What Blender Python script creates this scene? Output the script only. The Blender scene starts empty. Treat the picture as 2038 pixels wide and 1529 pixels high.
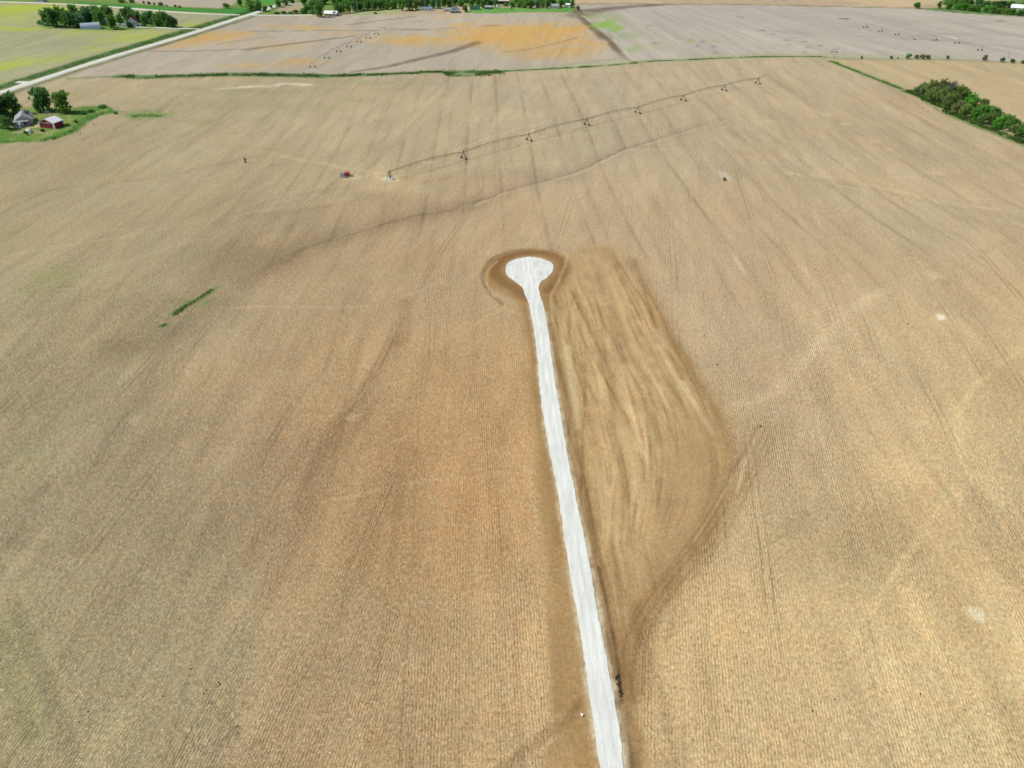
import bpy, bmesh, math, random
import numpy as np
from mathutils import Vector, Matrix, Euler
R = math.radians
C = bpy.context.scene.collection
S = bpy.context.scene

# ------------------------------------------------------------------ camera, sky, sun, exposure
CAM_H = 120.0
PITCH = R(34.6)
FPX = 1430.0                      # focal length in pixels of a 2038-wide frame
PW, PH = 2038.0, 1529.0
cd = bpy.data.cameras.new('camera')
cam = bpy.data.objects.new('camera', cd); C.objects.link(cam)
cd.sensor_width = 36.0; cd.lens = 36.0*FPX/PW
cd.clip_start = 1.0; cd.clip_end = 30000.0
cam.location = (0, 0, CAM_H); cam.rotation_euler = (math.pi/2-PITCH, 0, 0)
S.camera = cam
SUN_EL = R(50); SUN_DIR = Vector((-1.0, -0.03, 0)).normalized()
W = bpy.data.worlds.new('World'); S.world = W; W.use_nodes = True
nt = W.node_tree; bg = nt.nodes['Background']
sky = nt.nodes.new('ShaderNodeTexSky'); sky.sky_type = 'NISHITA'; sky.sun_disc = False
sky.sun_elevation = SUN_EL; sky.sun_rotation = math.atan2(SUN_DIR.x, SUN_DIR.y) % (2*math.pi)
nt.links.new(sky.outputs[0], bg.inputs[0]); bg.inputs[1].default_value = 0.10
sd = bpy.data.lights.new('sun', 'SUN'); sd.energy = 4.3; sd.angle = R(0.53); sd.color = (1.0, 0.95, 0.87)
so = bpy.data.objects.new('sun', sd); C.objects.link(so); so.location = (0, 0, 400)
to_sun = Vector((SUN_DIR.x*math.cos(SUN_EL), SUN_DIR.y*math.cos(SUN_EL), math.sin(SUN_EL)))
so.rotation_euler = (-to_sun).to_track_quat('-Z', 'Y').to_euler()
S.view_settings.view_transform = 'Standard'; S.view_settings.look = 'None'
S.view_settings.exposure = 0.0; S.view_settings.gamma = 1.0

# ------------------------------------------------------------------ numpy noise
def _hash(ix, iy, seed):
    h = (ix.astype(np.int64)*374761393 + iy.astype(np.int64)*668265263 + seed*974711) & 0xffffffff
    h = ((h ^ (h >> 13))*1274126177) & 0xffffffff
    return ((h ^ (h >> 16)) & 0xffff).astype(np.float64)/65535.0
def vnoise(x, y, seed=0):
    x = np.asarray(x, float); y = np.asarray(y, float)
    ix = np.floor(x); iy = np.floor(y); fx = x-ix; fy = y-iy
    fx = fx*fx*(3-2*fx); fy = fy*fy*(3-2*fy)
    a = _hash(ix, iy, seed); b = _hash(ix+1, iy, seed); c = _hash(ix, iy+1, seed); d = _hash(ix+1, iy+1, seed)
    return (a*(1-fx)+b*fx)*(1-fy)+(c*(1-fx)+d*fx)*fy
def fbm(x, y, seed=0, oct=4, gain=0.5):
    s = 0; a = 1; t = 0
    for k in range(oct):
        s = s+a*vnoise(x*2**k+k*17.3, y*2**k-k*9.1, seed+k); t += a; a *= gain
    return s/t
def sst(e0, e1, x):
    t = np.clip((x-e0)/(e1-e0), 0, 1); return t*t*(3-2*t)

# ------------------------------------------------------------------ terrain and pixel -> ground
CP, SP = math.cos(PITCH), math.sin(PITCH)
def ray(px, py):
    px = np.asarray(px, float); py = np.asarray(py, float)
    u = (px-PW/2)/FPX; v = -(py-PH/2)/FPX
    return u, CP+v*SP, -SP+v*CP
def flat(px, py, z=0.0):
    dx, dy, dz = ray(px, py); t = (z-CAM_H)/dz
    return dx*t, dy*t
def seg_dist(X, Y, pts):
    """distance to a polyline and the fraction along it"""
    best = np.full(X.shape, 1e9); par = np.zeros(X.shape)
    n = len(pts)-1
    for i in range(n):
        ax, ay = pts[i]; bx, by = pts[i+1]
        dx, dy = bx-ax, by-ay; L = dx*dx+dy*dy+1e-9
        t = np.clip(((X-ax)*dx+(Y-ay)*dy)/L, 0, 1)
        d = np.hypot(X-ax-t*dx, Y-ay-t*dy)
        m = d < best
        best = np.where(m, d, best); par = np.where(m, (i+t)/n, par)
    return best, par
SWALE_PX = [(380, 660), (500, 560), (590, 500), (720, 460), (830, 430), (940, 405), (1060, 365), (1150, 340), (1230, 300), (1300, 280), (1440, 240)]
_sw = [tuple(float(q) for q in flat(*p)) for p in SWALE_PX]
def H(X, Y):
    X = np.asarray(X, float); Y = np.asarray(Y, float)
    z = -8.0+10.0*sst(40, 250, Y)
    z = z-4.0*sst(240, 340, Y)*sst(-420, 0, X)
    d, _ = seg_dist(X, Y, _sw)
    z = z-2.6*np.exp(-(d/30.0)**2)
    z = z+2.2*np.exp(-((X+150)/70)**2-((Y-330)/60)**2)
    z = z-3.5*np.exp(-((X+110)/60)**2-((Y-150)/70)**2)
    z = z-1.6*np.exp(-((X-95)/35)**2-((Y-170)/60)**2)
    far = sst(420, 700, Y)
    z = z+far*(3.0*np.sin(X/95.0+0.8)*np.sin(Y/120.0)+2.0*np.sin((X+Y)/140.0))
    z = z+1.0*np.sin(X/61.0+1.0)*np.cos(Y/77.0)
    z = z*(1-sst(1500, 3500, np.hypot(X, Y)))
    return z
def at(px, py):
    dx, dy, dz = ray(px, py); z = 0.0
    for _ in range(25):
        t = (z-CAM_H)/dz
        z = 0.5*z+0.5*H(dx*t, dy*t)
    t = (z-CAM_H)/dz
    return np.stack([dx*t, dy*t, H(dx*t, dy*t)], -1)
def at2(p):
    a = at(p[0], p[1]); return float(a[0]), float(a[1])
def P(px, py):
    return Vector([float(q) for q in at(px, py)])
def scale_at(p):
    """pixels per metre across the view, and per metre of height"""
    z = p.y*CP+(CAM_H-p.z)*SP
    dep = math.atan2(CAM_H-p.z, p.y)
    return FPX/z, FPX/z*math.cos(dep)
def wpoly(pts):
    return [at2(p) for p in pts]
def smooth(pts, n=6):
    pts = [np.array(p, float) for p in pts]
    if len(pts) < 3: return [tuple(p) for p in pts]
    P_ = [2*pts[0]-pts[1]]+pts+[2*pts[-1]-pts[-2]]; out = []
    for i in range(1, len(P_)-2):
        a, b, c, d = P_[i-1], P_[i], P_[i+1], P_[i+2]
        for k in range(n):
            t = k/n
            out.append(tuple(0.5*((2*b)+(-a+c)*t+(2*a-5*b+4*c-d)*t*t+(-a+3*b-3*c+d)*t**3)))
    out.append(tuple(pts[-1])); return out

# ------------------------------------------------------------------ object helpers
def tag(o, label=None, cat=None, group=None, kind=None):
    if label: o['label'] = label
    if cat: o['category'] = cat
    if group: o['group'] = group
    if kind: o['kind'] = kind
    return o
def thing(name, loc, rz=0.0, label=None, cat=None, group=None, scale=None):
    o = bpy.data.objects.new(name, None); C.objects.link(o)
    o.location = loc; o.rotation_euler = (0, 0, rz); o.empty_display_size = 0.5
    if scale: o.scale = scale
    return tag(o, label, cat, group)
def link(name, me, parent=None, loc=None, rot=None, scale=None):
    o = bpy.data.objects.new(name, me); C.objects.link(o)
    if parent: o.parent = parent
    if loc is not None: o.location = loc
    if rot is not None: o.rotation_euler = rot
    if scale is not None: o.scale = scale
    return o
class MB:
    def __init__(self): self.v = []; self.f = []; self.c = []
    def add(self, vs, fs, col=None):
        n = len(self.v); self.v += [tuple(v) for v in vs]; self.f += [tuple(i+n for i in f) for f in fs]
        if col is not None: self.c += [col]*len(fs)
    def box(self, c, s, rot=None, taper=1.0):
        m = rot.to_matrix() if rot else Matrix.Identity(3)
        vs = []
        for z in (-1, 1):
            k = taper if z > 0 else 1.0
            for x, y in ((-1, -1), (1, -1), (1, 1), (-1, 1)):
                vs.append(Vector(c)+m @ Vector((x*s[0]/2*k, y*s[1]/2*k, z*s[2]/2)))
        self.add(vs, [(3, 2, 1, 0), (4, 5, 6, 7), (0, 1, 5, 4), (1, 2, 6, 5), (2, 3, 7, 6), (3, 0, 4, 7)])
        return self
    def tube(self, pts, r, n=6, cap=True):
        pts = [Vector(p) for p in pts]
        rr = r if isinstance(r, (list, tuple)) else [r]*len(pts)
        vs = []
        for i, p in enumerate(pts):
            d = (pts[min(i+1, len(pts)-1)]-pts[max(i-1, 0)]).normalized()
            a = d.orthogonal().normalized() if abs(d.z) > 0.95 else d.cross(Vector((0, 0, 1))).normalized()
            b = d.cross(a)
            for k in range(n):
                t = 2*math.pi*k/n; vs.append(p+(a*math.cos(t)+b*math.sin(t))*rr[i])
        fs = []
        for i in range(len(pts)-1):
            for k in range(n):
                k2 = (k+1) % n
                fs.append((i*n+k, i*n+k2, (i+1)*n+k2, (i+1)*n+k))
        if cap: fs.append(tuple(range(n-1, -1, -1))); fs.append(tuple(range((len(pts)-1)*n, len(pts)*n)))
        self.add(vs, fs); return self
    def lathe(self, prof, n=16, c=(0, 0, 0)):
        vs = []; fs = []
        for r, z in prof:
            for k in range(n):
                t = 2*math.pi*k/n; vs.append((c[0]+r*math.cos(t), c[1]+r*math.sin(t), c[2]+z))
        for i in range(len(prof)-1):
            for k in range(n):
                k2 = (k+1) % n; fs.append((i*n+k, i*n+k2, (i+1)*n+k2, (i+1)*n+k))
        fs.append(tuple(range(n-1, -1, -1))); fs.append(tuple(range((len(prof)-1)*n, len(prof)*n)))
        self.add(vs, fs); return self
    def wheel(self, c, r, w, axis, n=14):
        ax = Vector(axis).normalized(); up = Vector((0, 0, 1)); sd_ = ax.cross(up).normalized()
        prof = [(-w/2, r*0.62), (-w/2, r*0.92), (-w*0.3, r), (w*0.3, r), (w/2, r*0.92), (w/2, r*0.62)]
        vs = []; fs = []
        for o, q in prof:
            for k in range(n):
                t = 2*math.pi*k/n; vs.append(Vector(c)+ax*o+(sd_*math.cos(t)+up*math.sin(t))*q)
        m = len(prof)
        for i in range(m):
            i2 = (i+1) % m
            for k in range(n):
                k2 = (k+1) % n; fs.append((i*n+k, i*n+k2, i2*n+k2, i2*n+k))
        self.add(vs, fs); return self
    def prism(self, poly, z0, z1):
        n = len(poly)
        vs = [(x, y, z0) for x, y in poly]+[(x, y, z1) for x, y in poly]
        fs = [tuple(range(n-1, -1, -1)), tuple(range(n, 2*n))]+[(i, (i+1) % n, n+(i+1) % n, n+i) for i in range(n)]
        self.add(vs, fs); return self
    def mesh(self, name, mat, smooth_=False):
        me = bpy.data.meshes.new(name); me.from_pydata(self.v, [], self.f)
        if self.c and len(self.c) == len(self.f):
            a = me.attributes.new('shade', 'FLOAT', 'FACE'); a.data.foreach_set('value', self.c)
        if mat: me.materials.append(mat)
        if smooth_: me.polygons.foreach_set('use_smooth', [True]*len(me.polygons))
        me.update(); return me
    def build(self, name, mat, parent=None, **k):
        sm = k.pop('smooth_', False)
        return link(name, self.mesh(name, mat, sm), parent, **k)

def lin(c):
    c = np.asarray(c, float)/255.0
    return np.where(c <= 0.04045, c/12.92, ((c+0.055)/1.055)**2.4)
LIGHT = np.array([1.22, 1.22, 1.26])
def alb(*c):
    return lin(c)/LIGHT

# ------------------------------------------------------------------ materials
class N:
    """tiny node helper"""
    def __init__(self, name):
        self.m = bpy.data.materials.new(name); self.m.use_nodes = True
        self.t = self.m.node_tree; self.b = self.t.nodes['Principled BSDF']
        self.b.inputs['Roughness'].default_value = 0.9
        self.b.inputs['Specular IOR Level'].default_value = 0.15
    def n(self, typ, **kw):
        nd = self.t.nodes.new(typ)
        for k, v in kw.items():
            if k.startswith('i_'):
                nd.inputs[int(k[2:]) if k[2:].isdigit() else k[2:]].default_value = v
            else: setattr(nd, k, v)
        return nd
    def l(self, a, b): self.t.links.new(a, b)
    def noise(self, vec, scale, detail=3, rough=0.6, dist=0):
        nd = self.n('ShaderNodeTexNoise'); nd.inputs['Scale'].default_value = scale
        nd.inputs['Detail'].default_value = detail; nd.inputs['Roughness'].default_value = rough
        nd.inputs['Distortion'].default_value = dist
        if vec is not None: self.l(vec, nd.inputs['Vector'])
        return nd.outputs['Fac']
    def math(self, op, a, b=None, c=None):
        nd = self.n('ShaderNodeMath', operation=op)
        for i, x in enumerate((a, b, c)):
            if x is None: continue
            if isinstance(x, (int, float)): nd.inputs[i].default_value = x
            else: self.l(x, nd.inputs[i])
        return nd.outputs[0]
    def map(self, x, a, b, c, d, clamp=True, smooth_=False):
        nd = self.n('ShaderNodeMapRange'); nd.clamp = clamp
        if smooth_: nd.interpolation_type = 'SMOOTHSTEP'
        self.l(x, nd.inputs[0])
        for i, q in enumerate((a, b, c, d)): nd.inputs[i+1].default_value = q
        return nd.outputs[0]
    def mulcol(self, col, fac):
        nd = self.n('ShaderNodeVectorMath', operation='SCALE'); self.l(col, nd.inputs[0]); self.l(fac, nd.inputs['Scale'])
        return nd.outputs[0]
    def mix(self, fac, a, b, blend='MIX'):
        nd = self.n('ShaderNodeMix', data_type='RGBA', blend_type=blend)
        for s_, x in ((nd.inputs[0], fac), (nd.inputs[6], a), (nd.inputs[7], b)):
            if isinstance(x, (int, float)): s_.default_value = x
            elif isinstance(x, (tuple, list, np.ndarray)): s_.default_value = (*[float(q) for q in x[:3]], 1)
            else: self.l(x, s_)
        return nd.outputs[2]
    def attr(self, name):
        return self.n('ShaderNodeAttribute', attribute_name=name)
    def pos(self):
        return self.n('ShaderNodeNewGeometry').outputs['Position']
    def xyz(self, x, y, z=0.0):
        nd = self.n('ShaderNodeCombineXYZ')
        for i, q in enumerate((x, y, z)):
            if isinstance(q, (int, float)): nd.inputs[i].default_value = q
            else: self.l(q, nd.inputs[i])
        return nd.outputs[0]
    def bump(self, h, strength=0.5, dist=0.1):
        nd = self.n('ShaderNodeBump'); nd.inputs['Strength'].default_value = strength; nd.inputs['Distance'].default_value = dist
        self.l(h, nd.inputs['Height']); self.l(nd.outputs[0], self.b.inputs['Normal'])
    def out(self, col):
        self.l(col, self.b.inputs['Base Color']); return self.m
_M = {}
def plain(name, c, rough=0.7, metal=0.0, var=0.12, scale=1.5):
    """a painted or bare surface with worn, slightly uneven colour"""
    if name in _M: return _M[name]
    k = N(name); k.b.inputs['Roughness'].default_value = rough; k.b.inputs['Metallic'].default_value = metal
    co = k.n('ShaderNodeTexCoord').outputs['Object']
    f = k.noise(co, scale, 4, 0.65)
    c = np.array(c, float)
    k.out(k.mix(k.map(f, 0.3, 0.7, 0, 1), c*(1-var), np.minimum(c*(1+var), 0.9)))
    _M[name] = k.m; return k.m

# ------------------------------------------------------------------ ground: one sheet of fields
# distances grow with depression angle, so the mesh is fine near and coarse far away
NR, NC = 980, 900
dep = np.linspace(R(66), R(4.6), NR)
ys = (CAM_H+4)/np.tan(dep)
ys = np.concatenate([[-6000, -2000, -600, -200, -60, 0, 25, 40], ys[ys > 44], [1700, 2100, 2800, 4000, 6000, 9000, 14000]])
ts = np.linspace(-0.98, 0.98, NC)
tout = np.array([1.05, 1.15, 1.3, 1.6, 2.0, 2.6, 3.5, 5, 8])
ts = np.concatenate([-tout[::-1], ts, tout])
YY, TT = np.meshgrid(ys, ts, indexing='ij')
XX = TT*np.sqrt(np.maximum(YY, 0)**2+115.0**2)*0.92
shp = XX.shape
X = XX.ravel(); Y = YY.ravel(); Z = H(X, Y)
DIST = np.hypot(X, Y)

# colour zones of the big stubble field (soil and residue vary across it)
ZONES = [(100, 350, 160, 149, 117), (300, 300, 178, 164, 130), (100, 600, 170, 158, 124), (300, 700, 168, 158, 130), (100, 890, 160, 149, 120), (300, 1000, 166, 150, 118), (100, 1300, 162, 150, 116), (300, 1400, 178, 164, 126), (40, 1490, 164, 155, 120), (620, 1300, 146, 130, 100), (450, 1200, 160, 143, 111), (700, 900, 196, 162, 118), (850, 1000, 178, 146, 106), (950, 800, 194, 160, 116), (1000, 1200, 209, 174, 124), (920, 1450, 199, 175, 135), (750, 650, 178, 147, 106), (600, 550, 171, 149, 114), (800, 430, 180, 160, 127), (700, 320, 188, 172, 138), (900, 220, 186, 172, 143), (1200, 200, 188, 172, 144), (1200, 400, 188, 168, 134), (1500, 250, 188, 172, 142), (1800, 310, 192, 173, 137), (1600, 600, 192, 171, 138), (1900, 500, 198, 176, 138), (1900, 800, 198, 178, 135), (1650, 980, 200, 176, 135), (1650, 1130, 206, 179, 134), (1500, 1250, 204, 180, 138), (1800, 1300, 198, 176, 130), (1980, 1410, 232, 211, 160), (1450, 1450, 200, 176, 132), (400, 200, 180, 168, 136), (600, 230, 184, 169, 138), (1000, 520, 190, 163, 126), (1350, 1350, 196, 172, 128), (450, 480, 174, 157, 123), (1400, 480, 192, 170, 134)]
acc = np.zeros((len(X), 3)); ww = np.zeros(len(X))
for (px, py, r, g, b) in ZONES:
    x0, y0 = at2((px, py)); s = 0.13*(y0+70)+0.04*0
    w = np.exp(-0.5*(((X-x0)/s)**2+((Y-y0)/(s*1.25))**2))+1e-7/(1+((X-x0)**2+(Y-y0)**2)/s**2)
    acc += w[:, None]*alb(r, g, b); ww += w
COL = acc/ww[:, None]*np.array([1.01, 0.985, 0.985])
def rotc(a, X=X, Y=Y):
    a = R(a); return X*math.cos(a)-Y*math.sin(a), X*math.sin(a)+Y*math.cos(a)
def tint(c, m):
    global COL
    c = alb(*c); COL += m[:, None]*(c-COL)
def mult(f, m):
    """scale the albedo: damp or residue-free soil is darker, chaff lighter"""
    global COL
    COL *= (1+m*(f-1))[:, None] if np.isscalar(f) else (1+m[:, None]*(np.array(f)-1))
U, V = rotc(9.2)                     # along the drilled rows
Ut, Vt = rotc(-1.9)                  # along the machine passes
# broad blotches and swath streaks
mult(1.0, np.zeros(len(X)))
COL *= (0.91+0.18*fbm(X/60, Y/75, 3, 4))[:, None]
COL *= (0.92+0.16*fbm(Ut/7.0, Vt/120, 7, 3))[:, None]
COL *= (0.96+0.08*fbm(U/3.0, V/60, 11, 3))[:, None]
hue = fbm(X/35, Y/45, 21, 3)-0.5
COL *= np.stack([1+0.10*hue, 1+0.0*hue, 1-0.12*hue], -1)
SOIL = np.zeros(len(X)); ROWK = np.ones(len(X)); ROWU = U.copy(); ROWV = V.copy()

def polymask(pts, soft=2.0, wob=0.0, wscale=12.0, world=False):
    w = pts if world else wpoly(pts)
    w = np.array(w); mg = soft*2+wob*2
    m = np.zeros(len(X))
    idx = np.where((X > w[:, 0].min()-mg) & (X < w[:, 0].max()+mg) & (Y > w[:, 1].min()-mg) & (Y < w[:, 1].max()+mg))[0]
    if len(idx) == 0: return m
    x = X[idx]; y = Y[idx]
    if wob:
        x = x+wob*2*(fbm(x/wscale, y/wscale, 31, 3)-0.5); y = y+wob*2*(fbm(x/wscale+50, y/wscale, 32, 3)-0.5)
    ins = np.zeros(len(x), bool); n = len(w)
    for i in range(n):
        x1, y1 = w[i]; x2, y2 = w[(i+1) % n]
        c = ((y1 > y) != (y2 > y)) & (x < (x2-x1)*(y-y1)/(y2-y1+1e-12)+x1)
        ins ^= c
    d, _ = seg_dist(x, y, [tuple(q) for q in w]+[tuple(w[0])])
    sdist = np.where(ins, d, -d)
    m[idx] = sst(-soft/2, soft/2, sdist)
    return m
def stroke(pts, w0, w1=None, soft=0.6, gap=0.0, gscale=8.0, wander=0.0, seed=0, both=False, off=0.0):
    """mask of a soft line on the ground, widths in metres"""
    w1 = w0 if w1 is None else w1
    w = smooth(wpoly(pts))
    if off:
        a = np.array(w); d = np.gradient(a, axis=0); d /= np.linalg.norm(d, axis=1)[:, None]+1e-9
        a = a+np.stack([d[:, 1], -d[:, 0]], -1)*off; w = [tuple(q) for q in a]
    a = np.array(w); mg = max(w0, w1)*(1+soft)+wander+1
    m = np.zeros(len(X))
    idx = np.where((X > a[:, 0].min()-mg) & (X < a[:, 0].max()+mg) & (Y > a[:, 1].min()-mg) & (Y < a[:, 1].max()+mg))[0]
    if len(idx) == 0: return m
    x = X[idx]; y = Y[idx]
    if wander:
        x = x+wander*2*(fbm(x/9, y/9, 41+seed, 3)-0.5); y = y+wander*2*(fbm(x/9+30, y/9, 42+seed, 3)-0.5)
    d, t = seg_dist(x, y, w)
    hw = (w0+(w1-w0)*t)/2
    v = 1-sst(1-soft, 1+soft, d/np.maximum(hw, 1e-3))
    if gap: v *= np.clip(1-gap+gap*2.2*(fbm(x/gscale, y/gscale, 51+seed, 3)-0.28), 0, 1)
    m[idx] = v
    return m
def blob(px, py, rx, ry, soft=0.5, rot=0.0, noise=0.5, nscale=None, seed=0):
    """patch around a pixel; radii in pixels along the view, turned into metres"""
    p = P(px, py); s, _ = scale_at(p)
    x0, y0 = p.x, p.y
    y1 = at2((px, py-ry))[1]; ax = rx/s; ay = max(abs(y1-y0), 0.3)
    q = np.hypot(ax, ay)*2.2+2
    m = np.zeros(len(X)); idx = np.where((abs(X-x0) < q) & (abs(Y-y0) < q))[0]
    if len(idx) == 0: return m
    dx = X[idx]-x0; dy = Y[idx]-y0
    c_, s_ = math.cos(R(rot)), math.sin(R(rot))
    u = (dx*c_-dy*s_)/ax; v = (dx*s_+dy*c_)/ay
    ns = nscale or max(ax, ay)*0.35
    r = np.hypot(u, v)+noise*2*(fbm(X[idx]/ns, Y[idx]/ns, 61+seed, 4)-0.5)
    m[idx] = 1-sst(1-soft, 1+soft, r)
    return m

# ---- machine passes: dark bands one planter-width apart
ph = np.abs(((Ut+3.0)/18.3+0.10*(fbm(Ut/200, Vt/150, 5, 2)-0.5)) % 1.0-0.5)*18.3
band = (1-sst(0.4, 1.5, ph))*np.clip(2.4*fbm(Ut/14, Vt/45, 71, 3)-0.55, 0, 1)
zone = 0.35+0.65*sst(230, 280, Y)*sst(-160, -60, X)
mult((0.74, 0.73, 0.73), band*zone*(0.5+0.5*sst(230, 290, Y))*np.clip(2.2*fbm(Ut/30, Vt/40, 75, 3)-0.3, 0.3, 1))
ph2 = np.abs(((Ut+10.0)/9.15) % 1.0-0.5)*9.15
mult((0.87, 0.86, 0.86), (1-sst(0.4, 1.5, ph2))*np.clip(2.2*fbm(Ut/9, Vt/40, 73, 3)-0.8, 0, 1))
# light and dark patches where residue piles up
pat = fbm(U/10, V/22, 81, 4)
nearw = 0.3+0.5*sst(260, 130, Y)
mult((1.14, 1.13, 1.11), sst(0.56, 0.72, pat)*nearw)
mult((0.86, 0.85, 0.85), sst(0.46, 0.28, pat)*nearw)

# ---- broad soil tone differences across the big field
for (x, y, rx, ry, f, k) in [(760, 1000, 170, 150, (0.90, 0.865, 0.85), 0.8), (620, 930, 200, 110, (0.9, 0.9, 0.91), 0.4), (1650, 1110, 140, 70, (0.85, 0.86, 0.85), 0.8),
                             (1520, 740, 120, 60, (0.9, 0.89, 0.88), 0.8), (250, 830, 200, 80, (0.92, 0.93, 0.94), 0.7), (330, 620, 190, 40, (0.9, 0.9, 0.9), 0.7),
                             (520, 520, 130, 36, (0.86, 0.86, 0.87), 0.9), (640, 470, 90, 16, (0.86, 0.86, 0.88), 0.7), (1100, 350, 150, 14, (0.86, 0.86, 0.88), 0.7),
                             (900, 420, 110, 20, (0.88, 0.88, 0.9), 0.6), (1950, 440, 160, 30, (0.88, 0.88, 0.88), 0.7), (950, 1050, 70, 110, (1.06, 1.0, 0.92), 0.8),
                             (1720, 640, 140, 50, (1.07, 1.07, 1.06), 0.9), (1450, 1230, 120, 70, (1.08, 1.06, 1.03), 0.9), (740, 345, 130, 24, (1.1, 1.1, 1.08), 0.9),
                             (430, 760, 90, 60, (1.05, 1.05, 1.04), 0.8), (1750, 900, 120, 60, (1.05, 1.05, 1.05), 0.8), (480, 420, 160, 26, (0.93, 0.93, 0.93), 0.8)]:
    mult(f, k*blob(x, y, rx, ry, 0.7, 0, 0.35, None, int(x)))

# ---- drainage line, old tile lines and tracks across the stubble
SW = [(560, 520), (590, 500), (640, 482), (720, 460), (830, 430), (940, 405), (1000, 382), (1060, 365), (1150, 340), (1230, 302), (1300, 280), (1400, 250), (1440, 238)]
mult((0.80, 0.79, 0.82), 0.8*stroke(SW, 16, 10, 0.9, 0.7, 14, 3, 1))
mult((0.66, 0.63, 0.63), 0.95*stroke(SW[:11], 2.2, 1.8, 0.6, 0.85, 8, 3.2, 2))
mult((0.84, 0.82, 0.82), 0.9*stroke([(590, 500), (540, 535), (480, 575), (420, 625), (350, 665), (250, 700)], 6, 12, 0.9, 0.5, 12, 3, 4))
mult((0.84, 0.83, 0.84), 0.9*stroke(SW[:6], 24, 14, 1.0, 0.5, 18, 4, 3))
mult((0.80, 0.79, 0.79), 0.9*stroke(SW[5:], 2.4, 2.0, 0.7, 0.7, 10, 2.4, 4))
tint((206, 190, 162), 0.65*stroke(SW[5:], 1.8, 1.8, 0.6, 0.5, 12, 1.6, 3, off=1.9))
for pts, w, c, k in [
    ([(0, 512), (80, 496), (250, 470), (400, 440), (600, 408), (720, 395)], 1.8, (202, 188, 152), .3),
    ([(440, 612), (560, 610), (700, 612), (790, 596), (880, 560)], 1.2, (205, 182, 146), .5),
    ([(660, 830), (698, 805), (770, 740), (840, 700), (960, 640), (1020, 600)], 1.4, (206, 178, 132), .55),
    ([(690, 780), (900, 745), (1060, 728)], 0.8, (208, 180, 134), .5),
    ([(640, 1000), (820, 962), (960, 950), (1080, 936)], 1.0, (206, 180, 136), .5),
    ([(1740, 588), (1680, 630), (1600, 720), (1530, 788), (1470, 806)], 3.4, (206, 182, 146), .6),
    ([(1560, 770), (1620, 700), (1700, 620), (1760, 585)], 9, (204, 180, 144), .45),
    ([(1880, 850), (1905, 890), (1930, 940), (1960, 985), (2010, 1030)], 1.8, (208, 186, 140), .6),
    ([(1965, 740), (1925, 800), (1905, 870)], 1.6, (208, 186, 140), .5),
    ([(1930, 940), (1880, 975), (1845, 1050), (1790, 1130), (1700, 1262)], 1.5, (208, 186, 140), .6),
    ([(1990, 1035), (1930, 1060), (1850, 1120)], 2.2, (206, 184, 138), .4),
    ([(0, 1080), (50, 1190), (105, 1320), (150, 1440), (180, 1529)], 1.7, (184, 170, 128), .7),
    ([(0, 1180), (40, 1300), (80, 1420), (105, 1529)], 1.5, (180, 168, 124), .6),
    ([(0, 690), (50, 790), (95, 900), (140, 1010)], 1.2, (182, 170, 132), .5),
    ([(18, 690), (70, 790), (118, 900)], 1.0, (182, 170, 132), .4),
    ([(0, 600), (110, 560), (250, 520), (380, 480)], 1.8, (190, 176, 138), .4),
    ([(70, 810), (140, 780), (210, 740)], 1.0, (190, 174, 138), .5),
    ([(1560, 340), (1640, 362), (1760, 385), (1900, 408), (2038, 420)], 3.0, (204, 184, 148), .5),
    ([(1420, 800), (1500, 690), (1560, 640)], .8, (204, 180, 140), .25),
    ([(250, 1030), (330, 1130), (420, 1240), (500, 1350), (600, 1480)], 0.9, (180, 158, 124), .35),
    ([(690, 930), (800, 870), (900, 800)], 1.0, (198, 168, 124), .35),
    ([(560, 310), (620, 322), (690, 334), (780, 348)], 4, (208, 188, 148), .5),
    ([(780, 350), (860, 345), (960, 322), (1080, 280), (1200, 262)], 2.5, (202, 182, 146), .35),
    ([(900, 300), (1010, 262), (1100, 240)], 2.0, (206, 188, 152), .45),
    ]:
    right_ = pts[0][0] > 1100 or w > 1.7
    tint(c, min(1, (1.25 if right_ else 0.9)*k)*stroke(pts, w*1.0, None, 0.7, 0.5 if right_ else 0.8, 5, 0.9, int(pts[0][0])))
for pts, w, f, k in [
    ([(600, 1010), (650, 880), (690, 815), (770, 720), (805, 650), (800, 600)], 5.0, (0.80, 0.77, 0.76), .9),
    ([(520, 1230), (600, 1060), (680, 900), (760, 780)], 2.0, (0.86, 0.84, 0.84), .7),
    ([(960, 350), (962, 372), (950, 388), (930, 400)], 1.0, (0.75, 0.75, 0.75), .7),
    ([(400, 438), (470, 425), (540, 400), (610, 385), (690, 372)], 3.5, (0.88, 0.88, 0.9), .6),
    ([(500, 500), (430, 560), (380, 610), (330, 650), (250, 690)], 14, (0.85, 0.85, 0.85), .7),
    ([(0, 1050), (70, 1094), (150, 1060)], 1.2, (0.8, 0.8, 0.82), .5),
    ([(30, 1200), (60, 1290), (110, 1400), (150, 1529)], 3.5, (0.84, 0.87, 0.84), .8),
    ([(0, 1240), (30, 1330), (60, 1460)], 4.5, (0.86, 0.92, 0.84), .8),
    ([(410, 1390), (450, 1430), (480, 1480)], 1.4, (0.78, 0.78, 0.8), .6),
    ([(330, 1090), (390, 1000), (450, 930)], 1.6, (0.82, 0.8, 0.8), .6),
    ([(250, 1400), (300, 1310), (360, 1230)], 1.2, (0.84, 0.82, 0.82), .6),
    ([(640, 330), (560, 300), (440, 290)], 5, (0.92, 0.93, 0.9), .7),
    ([(540, 330), (600, 320), (640, 328)], 1.5, (0.8, 0.8, 0.78), .5),
    ([(1540, 300), (1600, 345), (1680, 380)], 2.6, (0.84, 0.85, 0.84), .7),
    ]:
    mult(np.array(f)**1.4, k*stroke(pts, w*1.1, None, 0.7, 0.5, 9, 0.6, int(pts[0][1])))
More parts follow.
